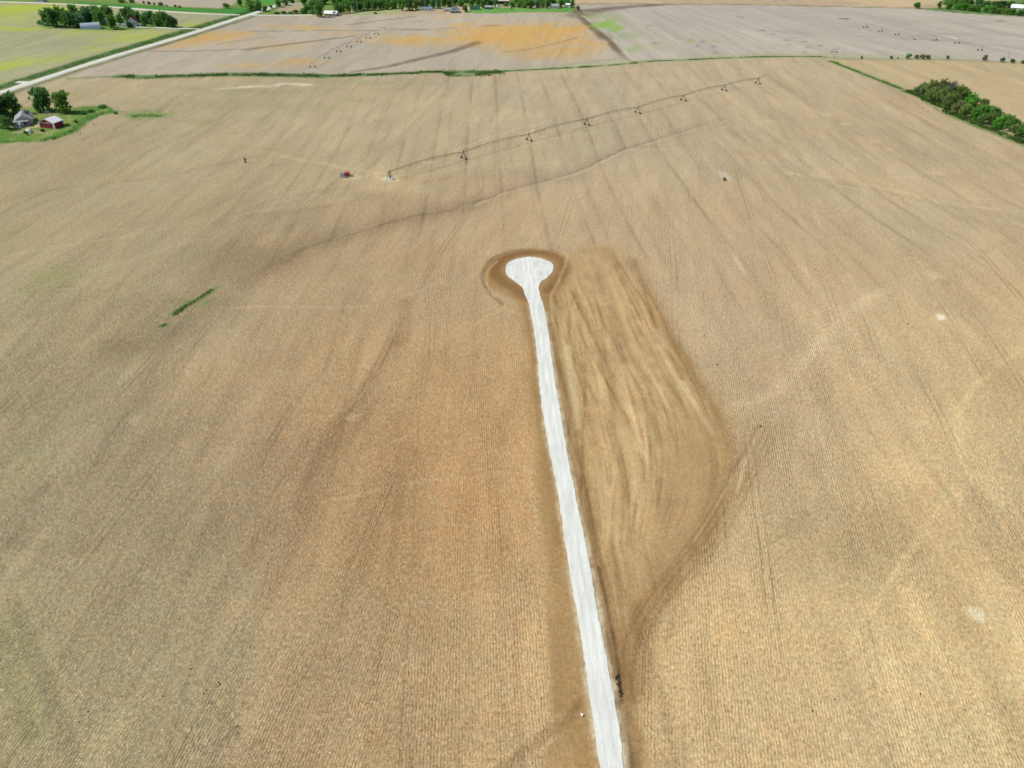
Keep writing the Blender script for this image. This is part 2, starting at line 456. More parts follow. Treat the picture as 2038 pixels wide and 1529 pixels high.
# faint winding contours: washed soil and chaff lines that follow the slope
for pts, w, lt, k in [([(0, 402), (140, 372), (290, 356), (400, 334), (500, 312)], 4, 0, .6), ([(60, 480), (180, 462), (300, 452), (430, 428), (520, 410)], 3, 1, .5), ([(0, 655), (120, 610), (260, 560), (380, 520), (500, 470), (600, 440)], 4, 0, .5),
                      ([(120, 700), (240, 650), (330, 600), (430, 560)], 2.5, 1, .5), ([(500, 430), (600, 420), (700, 400), (800, 372), (900, 352)], 4, 0, .6), ([(640, 560), (760, 580), (880, 560), (960, 570)], 2, 1, .5),
                      ([(1200, 300), (1330, 290), (1460, 300), (1560, 330), (1640, 360)], 4, 0, .5), ([(1560, 345), (1660, 352), (1780, 378), (1900, 402), (2038, 428)], 3.4, 1, .85), ([(1570, 352), (1680, 366), (1800, 392), (1930, 420), (2038, 436)], 2.6, 0, .7),
                      ([(1880, 560), (1960, 500), (2038, 470)], 4, 0, .5), ([(1560, 520), (1640, 500), (1760, 520), (1860, 550)], 3, 1, .4), ([(2038, 690), (1965, 742), (1920, 800), (1905, 880), (1935, 945), (1990, 1000)], 1.8, 1, .8),
                      ([(1760, 580), (1660, 650), (1580, 740), (1528, 790), (1440, 815)], 5, 1, .7), ([(1500, 700), (1560, 690), (1640, 640)], 1, 1, .5), ([(1700, 1262), (1790, 1130), (1850, 1045), (1930, 945)], 1.6, 1, .8), ([(1980, 1240), (1900, 1290), (1800, 1310)], 2, 1, .35), ([(1560, 1060), (1640, 1010), (1700, 930)], 5, 0, .35)]:
    m_ = k*stroke(pts, w, w*.8, 0.9, 0.65, 9, 1.6, int(pts[1][0]))
    if lt: mult((1.15, 1.145, 1.12), m_)
    else: mult((0.78, 0.77, 0.77), m_)
# pale bare spots
for (x, y, rx, ry, c, k) in [(1443, 350, 9, 9, (206, 196, 176), .75), (1470, 525, 6, 26, (210, 190, 160), .7), (1872, 631, 9, 6, (232, 226, 205), .95), (1943, 1223, 15, 16, (230, 218, 184), .95),
                             (1790, 345, 16, 12, (206, 186, 150), .5), (1860, 343, 14, 4, (210, 192, 150), .6), (1647, 228, 9, 3, (210, 190, 150), .7), (1680, 247, 9, 2.5, (208, 188, 150), .6),
                             (1530, 241, 10, 3, (208, 190, 150), .6), (1742, 281, 10, 2.5, (210, 190, 152), .6), (1770, 297, 9, 2.5, (210, 190, 152), .6), (1855, 780, 10, 7, (206, 186, 142), .4),
                             (1640, 590, 9, 7, (206, 184, 148), .4), (1860, 548, 22, 8, (206, 188, 150), .5), (775, 356, 18, 5, (226, 216, 170), .9), (700, 352, 20, 6, (206, 192, 152), .7),
                             (790, 372, 60, 12, (206, 186, 142), .5), (850, 322, 12, 3, (206, 194, 168), .6), (700, 830, 12, 8, (196, 170, 130), .5), (270, 832, 14, 12, (190, 172, 140), .5),
                             (1610, 790, 14, 6, (208, 184, 150), .5), (1700, 880, 8, 5, (206, 184, 142), .3)]:
    tint(c, k*blob(x, y, rx, ry, 0.45, 0, 0.5, None, int(y)))
# dull green weeds in the stubble
for (x, y, rx, ry, c, k) in [(385, 604, 46, 12, (120, 128, 80), .35), (110, 548, 60, 20, (150, 152, 96), .45), (60, 575, 30, 8, (140, 148, 88), .4), (20, 470, 40, 20, (150, 152, 104), .3), (20, 1330, 40, 130, (146, 144, 104), .18),
                             (20, 960, 40, 120, (150, 148, 108), .3), (8, 770, 30, 70, (154, 154, 112), .25), (560, 660, 26, 8, (150, 146, 100), .2), (290, 228, 40, 9, (112, 144, 66), .75), (400, 242, 40, 6, (156, 152, 104), .5),
                             (700, 200, 24, 4, (160, 156, 108), .5), (450, 208, 200, 8, (166, 158, 116), .5), (700, 162, 170, 5, (168, 162, 122), .7), (480, 180, 120, 5, (160, 156, 112), .5), (130, 186, 40, 5, (160, 160, 100), .5)]:
    tint(c, k*blob(x, y, rx, ry, 0.5, 0, 0.8, None, int(x+y)))
tint((112, 148, 74), 0.85*stroke([(340, 632), (362, 614), (385, 600), (410, 585), (428, 574)], 2.6, 2.8, 0.8, 0.75, 2.2, 1.2, 4))
tint((84, 128, 56), 0.8*stroke([(318, 650), (332, 645)], 1.6, 1.6, 0.5, 0.3, 2, 0.6, 5))
tint((110, 136, 70), 0.6*stroke([(405, 606), (416, 600)], 2, 2, 0.5, 0.3, 2, 0.6, 5))
# sandy wash by the creek
tint((226, 214, 186), 0.95*stroke([(468, 174), (510, 171), (545, 170), (562, 167), (612, 168)], 4, 7, 0.5, 0.5, 12, 3, 6))
tint((216, 204, 172), 0.8*stroke([(425, 177), (462, 175)], 3, 3, 0.5, 0.3, 10, 1, 7))

# ---- graded soil beside the new road
LE = [(1012, 1900), (1060, 1640), (1085, 1529), (1093, 1400), (1092, 1250), (1080, 1100), (1076, 960), (1068, 840), (1056, 740), (1046, 660), (1030, 600), (1000, 575), (966, 556), (962, 536), (985, 512), (1030, 497), (1075, 496), (1120, 505)]
GR = [(1130, 500), (1175, 483), (1232, 482), (1250, 512), (1285, 568), (1312, 610), (1340, 668), (1375, 725), (1410, 782), (1438, 835), (1455, 880), (1463, 925), (1458, 965), (1442, 1008), (1412, 1058), (1352, 1142), (1290, 1230), (1268, 1300), (1280, 1400), (1310, 1529), (1340, 1700), (1380, 1900)]
graded = polymask(LE+GR, 2.6, 2.2, 9)
gsoft = polymask(LE+GR, 12, 5, 12)
ytop = at2((1190, 545))[1]; tfade = sst(ytop+6, ytop-22, Y+10*(fbm(X/8, Y/10, 33, 3)-0.5))*1.0
tright = sst(at2((1110, 540))[0], at2((1150, 540))[0], X)
graded = np.maximum(graded*(1-tright*(1-tfade)), 0.8*tright*polymask([(1110, 560), (1125, 508), (1175, 488), (1225, 488), (1246, 520), (1285, 585), (1300, 640), (1150, 640)], 11, 5, 9))
e = at2((1215, 1700)), at2((1065, 600))
def interp_edge(pts):
    w = np.array(wpoly(pts)); o = np.argsort(w[:, 1]); return np.interp(Y, w[o, 1], w[o, 0])
xr = interp_edge([(1262, 1700), (1239, 1529), (1201, 1283), (1175, 1130), (1142, 970), (1120, 852), (1101, 734), (1084, 623), (1070, 560)])
xe = interp_edge(GR[3:])
UU = (X-xr)/np.maximum(xe-xr, 27.0)
inR = (X > xr-1).astype(float)
soilc = (191, 162, 118)
tint(soilc, graded*0.86+0.10*gsoft)
SOIL = np.maximum(SOIL, graded)
# scraper and tyre marks: many short crisp strokes lengthwise through the graded ground
_r = random.Random(12); WID = np.maximum(xe-xr, 27.0); _g = np.where((graded > 0.02) & (X > xr-1))[0]
_u = UU[_g]; _y = Y[_g]; _w = WID[_g]; _nz = fbm(X[_g]/1.6, Y[_g]/5.0, 109, 3)
for _k in range(210):
    y0 = _r.uniform(70, 235); ln = _r.uniform(8, 46); u0 = _r.uniform(0.03, 0.97); sk = _r.gauss(0, 0.0018); hw_ = _r.uniform(0.15, 0.9)*(1.6 if _r.random() < .15 else 1)
    light = _r.random() < (0.55 if 95 < y0 < 205 else 0.25)
    d_ = np.abs(_u-u0-sk*(_y-y0))*_w; e_ = np.abs(_y-y0)/ln
    m_ = (1-sst(hw_*.5, hw_*1.1, d_))*(1-sst(.6, 1.0, e_+0.4*(_nz-.5)))*np.clip(1.8*_nz-.1, 0, 1)*_r.uniform(.15, .6)
    c_ = alb(*((210, 182, 138) if light else (140, 108, 70)))
    COL[_g] += m_[:, None]*(c_-COL[_g])
mult((0.86, 0.83, 0.78), graded*(1-inR))
gz = graded*inR
st = fbm(UU*13, Y/46, 101, 4); st2 = fbm(UU*34, Y/30, 103, 3); st3 = fbm(UU*85, Y/16, 105, 3)
COL *= (1+gz*(0.26*st3-0.13))[:, None]
COL *= (1+gz*(0.34*fbm(X/2.2, Y/3.5, 107, 3)-0.17))[:, None]
midY = sst(75, 120, Y)*(1-sst(215, 245, Y))
mult((1.22, 1.23, 1.26), gz*sst(0.53, 0.70, st)*midY*0.6)
mult((0.80, 0.77, 0.74), gz*sst(0.47, 0.32, st)*0.5)
mult((1.16, 1.16, 1.18), gz*sst(0.55, 0.75, st2)*midY*0.5)
mult((0.86, 0.85, 0.83), gz*sst(0.45, 0.25, st2)*0.5)
for pts, w, c, k in [([(1128, 690), (1142, 790), (1150, 850)], 2.6, (214, 196, 150), .75), ([(1120, 620), (1135, 720)], 1.2, (208, 182, 132), .6),
                     ([(1310, 655), (1322, 690)], 1.8, (214, 196, 158), .6), ([(1230, 600), (1262, 690), (1290, 740)], 2.2, (206, 180, 134), .7),
                     ([(1360, 760), (1400, 835), (1418, 860)], 1.5, (222, 200, 156), .9), ([(1300, 750), (1330, 810)], 0.9, (216, 194, 148), .8), ([(1240, 860), (1262, 930), (1280, 1000)], 3.6, (208, 180, 132), .7),
                     ([(1285, 990), (1296, 1050), (1300, 1100)], 3.4, (202, 172, 124), .7), ([(1150, 620), (1165, 660)], 1.6, (206, 184, 132), .5), ([(1165, 860), (1180, 940)], 1.5, (200, 166, 112), .5),
                     ([(1400, 800), (1440, 880), (1452, 930)], 0.7, (212, 186, 140), .6), ([(1210, 900), (1222, 960)], 2.2, (204, 176, 126), .4), ([(1260, 1180), (1280, 1210), (1300, 1190)], 2, (200, 172, 126), .5)]:
    tint(c, k*stroke(pts, w, w*0.8, 0.8, 0.4, 5, 0.4, int(pts[0][0])))
for pts, w, f, k in [([(1215, 610), (1228, 680), (1240, 720)], 3.2, (0.76, 0.74, 0.74), .7), ([(1290, 800), (1320, 900), (1340, 1000)], 3.0, (0.82, 0.8, 0.78), .7), ([(1190, 545), (1202, 600)], 2.2, (0.8, 0.77, 0.75), .6),
                     ([(1345, 690), (1400, 780), (1440, 860), (1462, 930)], 5.0, (0.8, 0.78, 0.74), .7), ([(1260, 520), (1300, 610), (1350, 700)], 4.5, (0.82, 0.79, 0.75), .7), ([(1195, 500), (1235, 530)], 8, (0.84, 0.82, 0.82), .7),
                     ([(1310, 960), (1330, 1030), (1330, 1080)], 4.0, (0.78, 0.77, 0.77), .7), ([(1150, 560), (1130, 640), (1140, 700)], 1.2, (0.86, 0.82, 0.78), .6), ([(1180, 740), (1215, 745)], 4, (0.86, 0.84, 0.84), .5),
                     ([(1400, 900), (1400, 980)], 3, (0.84, 0.82, 0.8), .6), ([(1190, 1000), (1215, 1110), (1235, 1200)], 2.6, (0.9, 0.86, 0.82), .6), ([(1310, 1090), (1290, 1180), (1240, 1260)], 3.5, (0.8, 0.8, 0.8), .6)]:
    mult(np.array(f)**1.3, k*stroke(pts, w, w*0.8, 0.8, 0.4, 6, 0.5, int(pts[0][1])))
tint((171, 141, 101), 0.62*polymask([(1345, 800), (1440, 842), (1463, 905), (1452, 975), (1410, 1055), (1348, 1145), (1292, 1235), (1262, 1310), (1232, 1300), (1262, 1180), (1305, 1050), (1330, 930)], 12, 4, 9))
tint((156, 122, 80), 0.4*stroke([(1262, 520), (1345, 690), (1420, 800), (1458, 905), (1446, 990), (1396, 1085), (1330, 1185), (1282, 1275), (1262, 1340)], 7, 8, 0.9, 0.35, 8, 1.2, 30))
tint((150, 120, 84), 0.3*stroke([(1445, 930), (1410, 1040), (1345, 1150), (1285, 1260)], 5, 4, 0.7, 0.5, 5, 1.0, 31))
# ditch right of the road, worn strip left of it, ring round the turning circle
mult((0.58, 0.54, 0.50), 0.9*stroke([(1090, 585), (1100, 660), (1118, 760), (1140, 880), (1163, 1000), (1187, 1140), (1208, 1260), (1228, 1370), (1245, 1480), (1252, 1529), (1275, 1700)], 4.6, 2.6, 0.7, 0.3, 8, 0.3, 8))
mult((0.45, 0.42, 0.38), 0.95*stroke([(1192, 1130), (1212, 1230), (1226, 1310), (1236, 1400)], 0.7, 0.7, 0.7, 0.4, 4, 0.25, 8))
mult((0.82, 0.80, 0.78), 0.8*stroke([(1250, 1410), (1262, 1529), (1272, 1640)], 1.6, 1.6, 0.7, 0.4, 4, 0.3, 9))
mult((0.74, 0.70, 0.66), 0.85*stroke([(1048, 610), (1062, 700), (1072, 800), (1086, 900), (1100, 1000), (1112, 1080)], 2.4, 2.2, 0.8, 0.4, 8, 0.4, 10))
mult((0.76, 0.74, 0.72), 0.6*stroke([(1102, 1240), (1108, 1320), (1112, 1410)], 2.6, 2.6, 0.5, 0.4, 6, 0.3, 11))
mult((0.86, 0.85, 0.84), 0.7*stroke([(1118, 1230), (1126, 1330), (1130, 1420)], 0.5, 0.5, 0.7, 0.3, 6, 0.2, 11))
RING = [(1046, 590), (1024, 572), (1000, 558), (985, 540), (996, 520), (1024, 506), (1060, 502), (1094, 506), (1118, 520), (1120, 540), (1105, 560), (1092, 578)]
tint((158, 124, 82), 0.75*polymask([(1046, 606), (1012, 592), (978, 574), (961, 550), (966, 524), (998, 505), (1050, 495), (1100, 498), (1132, 513), (1140, 538), (1126, 566), (1102, 592), (1088, 610)], 3.5, 1.2, 6))
mult((0.62, 0.56, 0.51), 0.95*stroke(RING, 5.0, 4.2, 0.7, 0.35, 6, 0.6, 12))
mult((0.5, 0.46, 0.43), 0.95*stroke([(1000, 605), (978, 585), (962, 560), (964, 534), (984, 512), (1020, 498), (1062, 494)], 1.6, 1.0, 0.7, 0.45, 5, 0.6, 13))
tint((206, 172, 122), 0.7*stroke([(985, 590), (970, 566), (972, 540), (990, 520)], 1.0, 0.8, 0.7, 0.3, 5, 0.5, 14))
tint((206, 176, 128), 0.6*stroke([(1130, 510), (1112, 560), (1096, 590), (1100, 640)], 1.0, 1.0, 0.7, 0.3, 5, 0.5, 15))
for pts in ([(1193, 1529), (1173, 1386), (1150, 1229), (1138, 1163), (1123.5, 1073), (1111, 982), (1093.8, 900), (1079.9, 819), (1068.4, 702), (1053.7, 610)], [(1239.5, 1529), (1226, 1414), (1201.6, 1283), (1175, 1130), (1142, 970), (1120.7, 852), (1101, 734), (1084.8, 623)]):
    tint((216, 204, 174), 0.85*stroke(pts, 1.5, 1.5, 0.8, 0.7, 1.8, 0.5, int(pts[0][0])))
tint((160, 126, 82), 0.5*stroke([(1042, 600), (1055, 700), (1063, 800), (1077, 900), (1093, 1000), (1107, 1100), (1121, 1200), (1137, 1320), (1156, 1450), (1168, 1540)], 4.6, 3.6, 0.8, 0.45, 6, 0.6, 44))
# haul tracks leaving the graded ground to the north-east, and to the south-west
TR = [(1528, 852), (1504, 900), (1478, 950), (1452, 1005), (1416, 1066), (1366, 1130), (1318, 1190), (1285, 1245), (1268, 1310), (1264, 1380)]
mult((0.84, 0.81, 0.78), 0.75*stroke(TR, 7.5, 4.0, 1.0, 0.35, 8, 0.8, 16)); SOIL = np.maximum(SOIL, 0.6*stroke(TR, 6, 4, 0.8, 0.2, 8, 0.8, 16))
for o in (-2.6, -1.2, 0.6, 2.2, 3.0): mult((0.72, 0.68, 0.64), 0.7*stroke(TR, 0.7, 0.6, 0.7, 0.5, 6, 0.4, 17+int(o), off=o))
tint((214, 188, 142), 0.75*stroke([(1492, 905), (1480, 930), (1467, 978)], 0.8, 0.8, 0.7, 0.3, 5, 0.3, 18))
tint((204, 180, 138), 0.5*stroke([(1505, 870), (1470, 930), (1440, 985), (1380, 1080)], 0.6, 0.6, 0.7, 0.5, 5, 0.3, 18))
mult((0.62, 0.59, 0.56), 0.85*stroke([(1000, 1540), (1040, 1500), (1085, 1462), (1130, 1430), (1150, 1400)], 2.2, 1.6, 0.8, 0.4, 5, 0.5, 19))
mult((0.86, 0.84, 0.82), 0.7*stroke([(1070, 1529), (1100, 1490), (1135, 1460)], 2.0, 2.0, 0.8, 0.5, 5, 0.5, 19))
mult((0.9, 0.88, 0.86), 0.8*stroke([(1270, 1290), (1300, 1400), (1340, 1529)], 5, 5, 0.9, 0.4, 8, 0.8, 20))
tint((206, 178, 132), 0.5*stroke([(1300, 1290), (1320, 1240), (1370, 1160)], 1.6, 1.6, 0.8, 0.4, 8, 0.8, 20))
mult((0.88, 0.87, 0.86), 0.6*stroke([(1335, 1270), (1370, 1210), (1395, 1150)], 1.6, 1.6, 0.8, 0.4, 8, 0.8, 20))

# ---- the other fields
CREEK = [(60, 165), (135, 156), (190, 153), (240, 151), (290, 153), (400, 149), (520, 148), (640, 151), (760, 147), (880, 142), (950, 146), (1000, 141), (1100, 136), (1160, 133), (1250, 126), (1300, 121), (1400, 117), (1500, 113), (1640, 112)]
NEDGE = [(1145, 26), (1000, 25), (905, 27), (760, 28), (660, 31), (520, 33)]
CROAD = [(-90, 214), (-30, 194), (15, 180), (140, 139), (270, 99), (400, 60), (470, 37), (512, 24), (545, 12), (580, 0), (640, -20), (700, -40)]
F2 = CREEK[1:16]+[(1230, 98), (1200, 70), (1165, 42), (1150, 24)]+NEDGE+[(512, 30), (470, 42), (400, 66), (270, 105), (180, 133)]
m2 = polymask(F2, 3, 1.5, 20)
tint((183, 173, 155), m2); u2, v2 = rotc(-2.0)
COL *= (1+m2*(0.24*fbm(u2/9, v2/90, 111, 3)-0.12))[:, None]
F3 = [(1150, 9), (1290, 8), (1500, 9), (1700, 14), (1820, 16), (1900, 25), (2038, 33), (2200, 44), (2400, 120), (2200, 128), (2038, 124), (1860, 118), (1720, 116), (1640, 113)]+CREEK[15:][::-1]+[(1250, 120), (1230, 100), (1200, 70), (1165, 42)]
m3 = polymask(F3, 3, 1.5, 20)
tint((185, 178, 166), m3)
u3, v3 = rotc(-7.7)
s3 = fbm(u3/5, v3/110, 121, 4)
COL *= (1+m3*(0.42*s3-0.21)*0.9)[:, None]
COL *= (1+m3*(0.22*fbm(X/60, Y/90, 123, 3)-0.11))[:, None]
F4 = [(1652, 119), (1780, 168), (1830, 187), (1900, 224), (1980, 258), (2038, 282), (2200, 345), (2500, 400), (2600, 150), (2200, 128), (2038, 125), (1860, 119), (1720, 117)]
m4 = polymask(F4, 3, 1.0, 20)
tint((192, 172, 134), m4*0.9)
u4, v4 = rotc(-9.6)
COL *= (1+m4*(0.3*fbm(u4/5, v4/90, 131, 4)-0.15))[:, None]
F1 = [(-700, 20), (-200, 6), (0, 5), (110, 9), (230, 16), (342, 24), (480, 31), (500, 27), (455, 38), (390, 58), (262, 96), (135, 134), (12, 172), (-40, 190), (-120, 216), (-700, 400)]
m1 = polymask(F1, 3, 1.5, 20)
tint((167, 167, 132), m1)
u1, v1 = rotc(8.0)
COL *= (1+m1*(0.26*fbm(u1/8, v1/60, 141, 4)-0.13))[:, None]
for (x, y, rx, ry, k) in [(65, 15, 60, 9, 1.0), (15, 56, 55, 3.5, .9), (150, 64, 30, 5, .5), (255, 72, 42, 9, .75), (200, 95, 30, 6, .5), (75, 120, 40, 8, .6), (10, 132, 24, 9, .85), (392, 50, 26, 5, .7), (300, 66, 40, 5, .4), (140, 112, 16, 4, .3), (40, 40, 50, 6, .4), (10, 25, 30, 10, .5), (115, 22, 18, 6, .8), (50, 165, 30, 4, .4)]:
    tint((176, 190, 72), 1.0*k*m1*blob(x, y, rx*1.3, ry*1.3, 0.9, 0, 0.8, None, int(x+3*y))*sst(0.18, 0.5, fbm(X/20, Y/34, 143, 4)))
north = polymask([(-900, -20), (-200, 4), (0, 3), (110, 7), (230, 14), (342, 22), (480, 29), (640, 28), (700, 20), (820, 14), (1145, 10), (1148, 0), (1145, -30), (900, -90), (-900, -90)], 3, 1, 20)
tint((112, 140, 70), north*0.95)
tint((74, 140, 62), 0.95*polymask([(140, 6), (250, 13), (342, 22), (480, 28), (508, 21), (485, 14), (440, 17), (380, 15), (320, 12), (240, 8), (160, 3)], 3, 2, 20))
tint((182, 170, 152), 0.95*polymask([(260, 3), (300, 9), (350, 13), (440, 15), (465, 8), (480, -6), (300, -20), (200, -14)], 4, 2, 20))
tint((178, 164, 136), 0.9*polymask([(545, 24), (600, 26), (610, 12), (590, 2), (560, 12)], 4, 2, 20))
tint((86, 152, 66), 0.9*polymask([(512, 10), (545, 8), (560, 0), (545, -10), (510, -6)], 4, 2, 20))
tint((202, 178, 144), 0.95*polymask([(1145, 7), (1240, 7), (1320, 7), (1500, 8), (1700, 13), (1815, 14), (1860, 6), (1920, -10), (1900, -60), (1145, -60)], 3, 1, 20))
tint((188, 166, 140), 0.9*polymask([(1330, 7), (1500, 8), (1700, 13), (1720, 3), (1560, -4), (1300, -2)], 3, 1, 20))
tint((92, 156, 68), 0.95*polymask([(944, 15), (990, 14), (1080, 15), (1142, 13), (1146, 23), (1060, 24), (985, 26), (925, 25)], 3, 1.5, 18))
tint((158, 176, 118), 0.9*polymask([(702, 24), (740, 21), (795, 17), (800, 24), (740, 28), (700, 29)], 3, 1.5, 18))
tint((74, 124, 62), 0.9*polymask([(1820, 16), (1880, 14), (1900, 6), (2100, -4), (2300, 40), (2038, 33), (1900, 25)], 4, 2, 18))
# orange volunteer stubble and wet strips
orn = 0.6*fbm(X/60, Y/30, 151, 4)+0.4*fbm(X/9, Y/12, 153, 3)
for (x, y, rx, ry, k) in [(1090, 55, 110, 12, 1.0), (1060, 75, 130, 18, .9), (980, 68, 90, 10, .8), (880, 76, 110, 8, .9), (820, 84, 60, 6, .7), (1090, 105, 70, 12, .7), (610, 54, 60, 3.2, .9), (410, 76, 60, 10, .9), (470, 66, 40, 5, .7), (600, 122, 40, 6, .7), (500, 130, 50, 5, .5), (920, 48, 20, 4, .8), (1150, 90, 50, 14, .6), (890, 33, 30, 3, .5), (975, 37, 20, 3, .5), (1000, 55, 60, 5, .8), (540, 90, 60, 8, .35), (680, 65, 30, 4, .4), (350, 92, 30, 5, .5)]:
    tint((208, 168, 98), k*0.95*m2*blob(x, y, rx*1.1, ry*1.1, 0.8, 0, 0.8, None, int(x+y))*sst(0.20, 0.50, orn))
for pts, w0, w1, k in [([(700, 143), (770, 132), (830, 118), (900, 101), (950, 84)], 4, 9, .9), ([(490, 98), (600, 84), (705, 71)], 7, 4, .85), ([(500, 62), (640, 60), (790, 60), (900, 55), (1030, 47)], 4, 2.5, .6),
                       ([(690, 49), (760, 40), (830, 31)], 5, 5, .7), ([(300, 101), (390, 101), (480, 97)], 4, 4, .7), ([(820, 42), (838, 41)], 5, 5, .6), ([(430, 88), (500, 77), (536, 72)], 3, 3, .6), ([(780, 56), (860, 59), (880, 60)], 4, 4, .5), ([(1000, 104), (1080, 92), (1150, 74)], 3, 3, .5), ([(1120, 129), (1180, 122), (1230, 116)], 5, 4, .4)]:
    mult((0.44, 0.41, 0.4), min(1, 1.15*k)*stroke(pts, w0*1.25, w1*1.25, 0.55, 0.25, 14, 1, int(pts[0][0])))
for pts, w0, w1, k in [([(1148, 18), (1156, 30), (1166, 42), (1195, 66), (1215, 80), (1232, 101)], 10, 8, .95), ([(1215, 88), (1240, 112), (1256, 122)], 7, 6, .6), ([(1158, 30), (1175, 22), (1210, 17), (1260, 12), (1330, 8)], 34, 12, .9), ([(1195, 66), (1206, 76)], 14, 14, .8)]:
    tint((112, 96, 80), k*stroke(pts, w0, w1, 0.5, 0.3, 14, 2, int(pts[0][0])))
tint((206, 196, 172), 0.8*stroke([(1160, 30), (1185, 50), (1220, 78), (1250, 110), (1262, 120)], 3, 3, 0.7, 0.3, 14, 1, 4))
for (x, y, rx, ry, c, k) in [(1205, 47, 24, 8, (138, 180, 74), .9), (1226, 57, 15, 7, (138, 178, 78), .8), (1250, 70, 24, 8, (146, 172, 104), 0.42), (1262, 96, 12, 8, (142, 176, 84), 0.48), (1373, 80, 9, 4, (148, 172, 80), 0.54), (1425, 80, 9, 3, (142, 170, 84), 0.48), (1310, 92, 40, 10, (170, 174, 134), 0.36), (1200, 32, 50, 5, (168, 176, 122), .6)]:
    tint(c, k*blob(x, y, rx, ry, 0.5, 25, 0.5, None, int(x+y)))
tint((104, 98, 92), 0.95*blob(1680, 36.5, 11, 1.6, 0.3, 0, 0.2))
for (x, y) in [(1397, 82), (1420, 92), (1388, 91), (1424, 105), (1565, 80), (1600, 82), (1608, 94), (1632, 90), (1575, 75), (1570, 88), (1302, 86), (1518, 60), (1537, 68), (1992, 41), (1292, 49), (1475, 33), (1602, 103)]:
    mult((0.55, 0.55, 0.52), 0.9*blob(x, y, 6, 1.3, 0.5, 0, 0.5, None, x))
for pts, w, k in [([(1700, 53), (1760, 68), (1800, 76), (1860, 79), (2038, 96)], 12, .6), ([(1500, 60), (1640, 68), (1760, 73), (1810, 77), (1870, 79)], 6, .75), ([(1780, 50), (1840, 43), (1930, 46), (2000, 41)], 12, .4), ([(1830, 72), (1900, 68), (1980, 66), (2038, 70)], 20, .5), ([(1640, 60), (1600, 62), (1500, 57), (1440, 52)], 6, .5), ([(1640, 82), (1700, 90), (1790, 110)], 4, .4)]:
    mult((0.78, 0.77, 0.76), k*stroke(pts, w, None, 0.8, 0.4, 20, 2, int(pts[0][1])))
# grassy edges: creek, roads, fences, farmyard
tint((82, 122, 60), 0.95*stroke(CREEK[1:4], 4, 4, 0.6, 0.3, 9, 1, 1))
tint((74, 122, 54), 0.97*stroke(CREEK[3:8], 11, 13, 0.5, 0.2, 12, 2, 2))
tint((70, 122, 52), 0.97*stroke([(640, 151), (760, 147), (880, 142)], 11, 8, 0.5, 0.2, 12, 2, 2))
tint((62, 120, 46), 0.97*polymask([(875, 146), (890, 139), (950, 139), (1000, 140), (1020, 141), (985, 147), (930, 152), (900, 152)], 2, 2, 10))
tint((80, 112, 62), 0.95*stroke(CREEK[11:], 7, 5, 0.5, 0.4, 14, 1, 3))
tint((176, 174, 140), 0.6*stroke([(1120, 131), (1200, 124), (1240, 121)], 16, 12, 0.6, 0.3, 12, 2, 3))
tint((172, 170, 132), 0.45*stroke(CREEK[8:], 26, 22, 0.8, 0.3, 14, 2, 4))
LR = [(-60, 190), (8, 171), (135, 132), (265, 92), (390, 55), (462, 34), (505, 20)]
tint((64, 108, 52), 0.97*stroke(LR, 15, 17, 0.4, 0.15, 12, 2, 5))
RR = [(-60, 214), (20, 186), (148, 143), (278, 103), (405, 64), (470, 43), (520, 26)]
tint((104, 122, 84), 0.9*stroke(RR, 6, 8, 0.6, 0.35, 12, 2, 6))
mult((0.6, 0.6, 0.58), 0.8*stroke([(120, 150), (210, 124), (320, 90), (430, 54), (470, 45)], 4, 5, 0.6, 0.8, 12, 2, 6))
EF = [(1652, 121), (1780, 171), (1806, 181), (1830, 190), (1870, 212), (1900, 228), (1980, 260), (2038, 284), (2120, 318)]
tint((96, 130, 70), 0.95*stroke(EF[:3], 5, 5, 0.6, 0.2, 10, 1, 7))
tint((80, 120, 56), 0.97*stroke(EF[2:], 9, 12, 0.5, 0.2, 10, 1.5, 8))
tint((214, 198, 158), 0.85*stroke([(1850, 204), (1872, 214), (1896, 226), (1930, 240), (1962, 252)], 4, 4, 0.6, 0.75, 6, 1, 9))
tint((186, 176, 128), 0.6*stroke([(1664, 118), (1730, 140), (1800, 168)], 8, 8, 0.7, 0.3, 10, 1, 10))
tint((150, 150, 110), 0.85*stroke([(1640, 114), (1720, 117), (1860, 118), (1960, 121), (2100, 127)], 8, 10, 0.6, 0.3, 10, 1, 11))
tint((166, 168, 126), 0.6*stroke([(1400, 112), (1640, 108), (1740, 111), (1900, 113)], 16, 20, 0.8, 0.4, 14, 2, 12))
tint((110, 124, 86), 0.9*stroke([(1145, 8), (1290, 7), (1500, 8), (1700, 13), (1820, 15)], 8, 8, 0.6, 0.3, 14, 2, 13))
YARD = [(-60, 250), (-40, 210), (10, 208), (40, 212), (108, 213), (150, 214), (175, 210), (215, 212), (228, 222), (196, 232), (168, 246), (150, 262), (110, 274), (70, 282), (0, 284), (-80, 292)]
ym = polymask(YARD, 3, 2.2, 9)
tint((112, 142, 70), ym*0.95)
tint((92, 132, 56), 0.8*ym*sst(0.45, 0.62, fbm(X/12, Y/16, 161, 4)))
tint((150, 156, 92), 0.7*ym*sst(0.52, 0.68, fbm(X/7, Y/9, 163, 4)))
tint((206, 190, 148), 0.9*stroke([(28, 252), (48, 253), (66, 251), (84, 249)], 4, 5, 0.6, 0.3, 6, .8, 14))
tint((176, 160, 118), 0.8*stroke([(46, 262), (70, 262), (95, 263), (112, 260)], 6, 4, 0.7, 0.4, 6, .8, 15))
tint((150, 142, 104), 0.6*polymask([(84, 222), (110, 222), (130, 226), (110, 232), (88, 232)], 3, 1, 6))
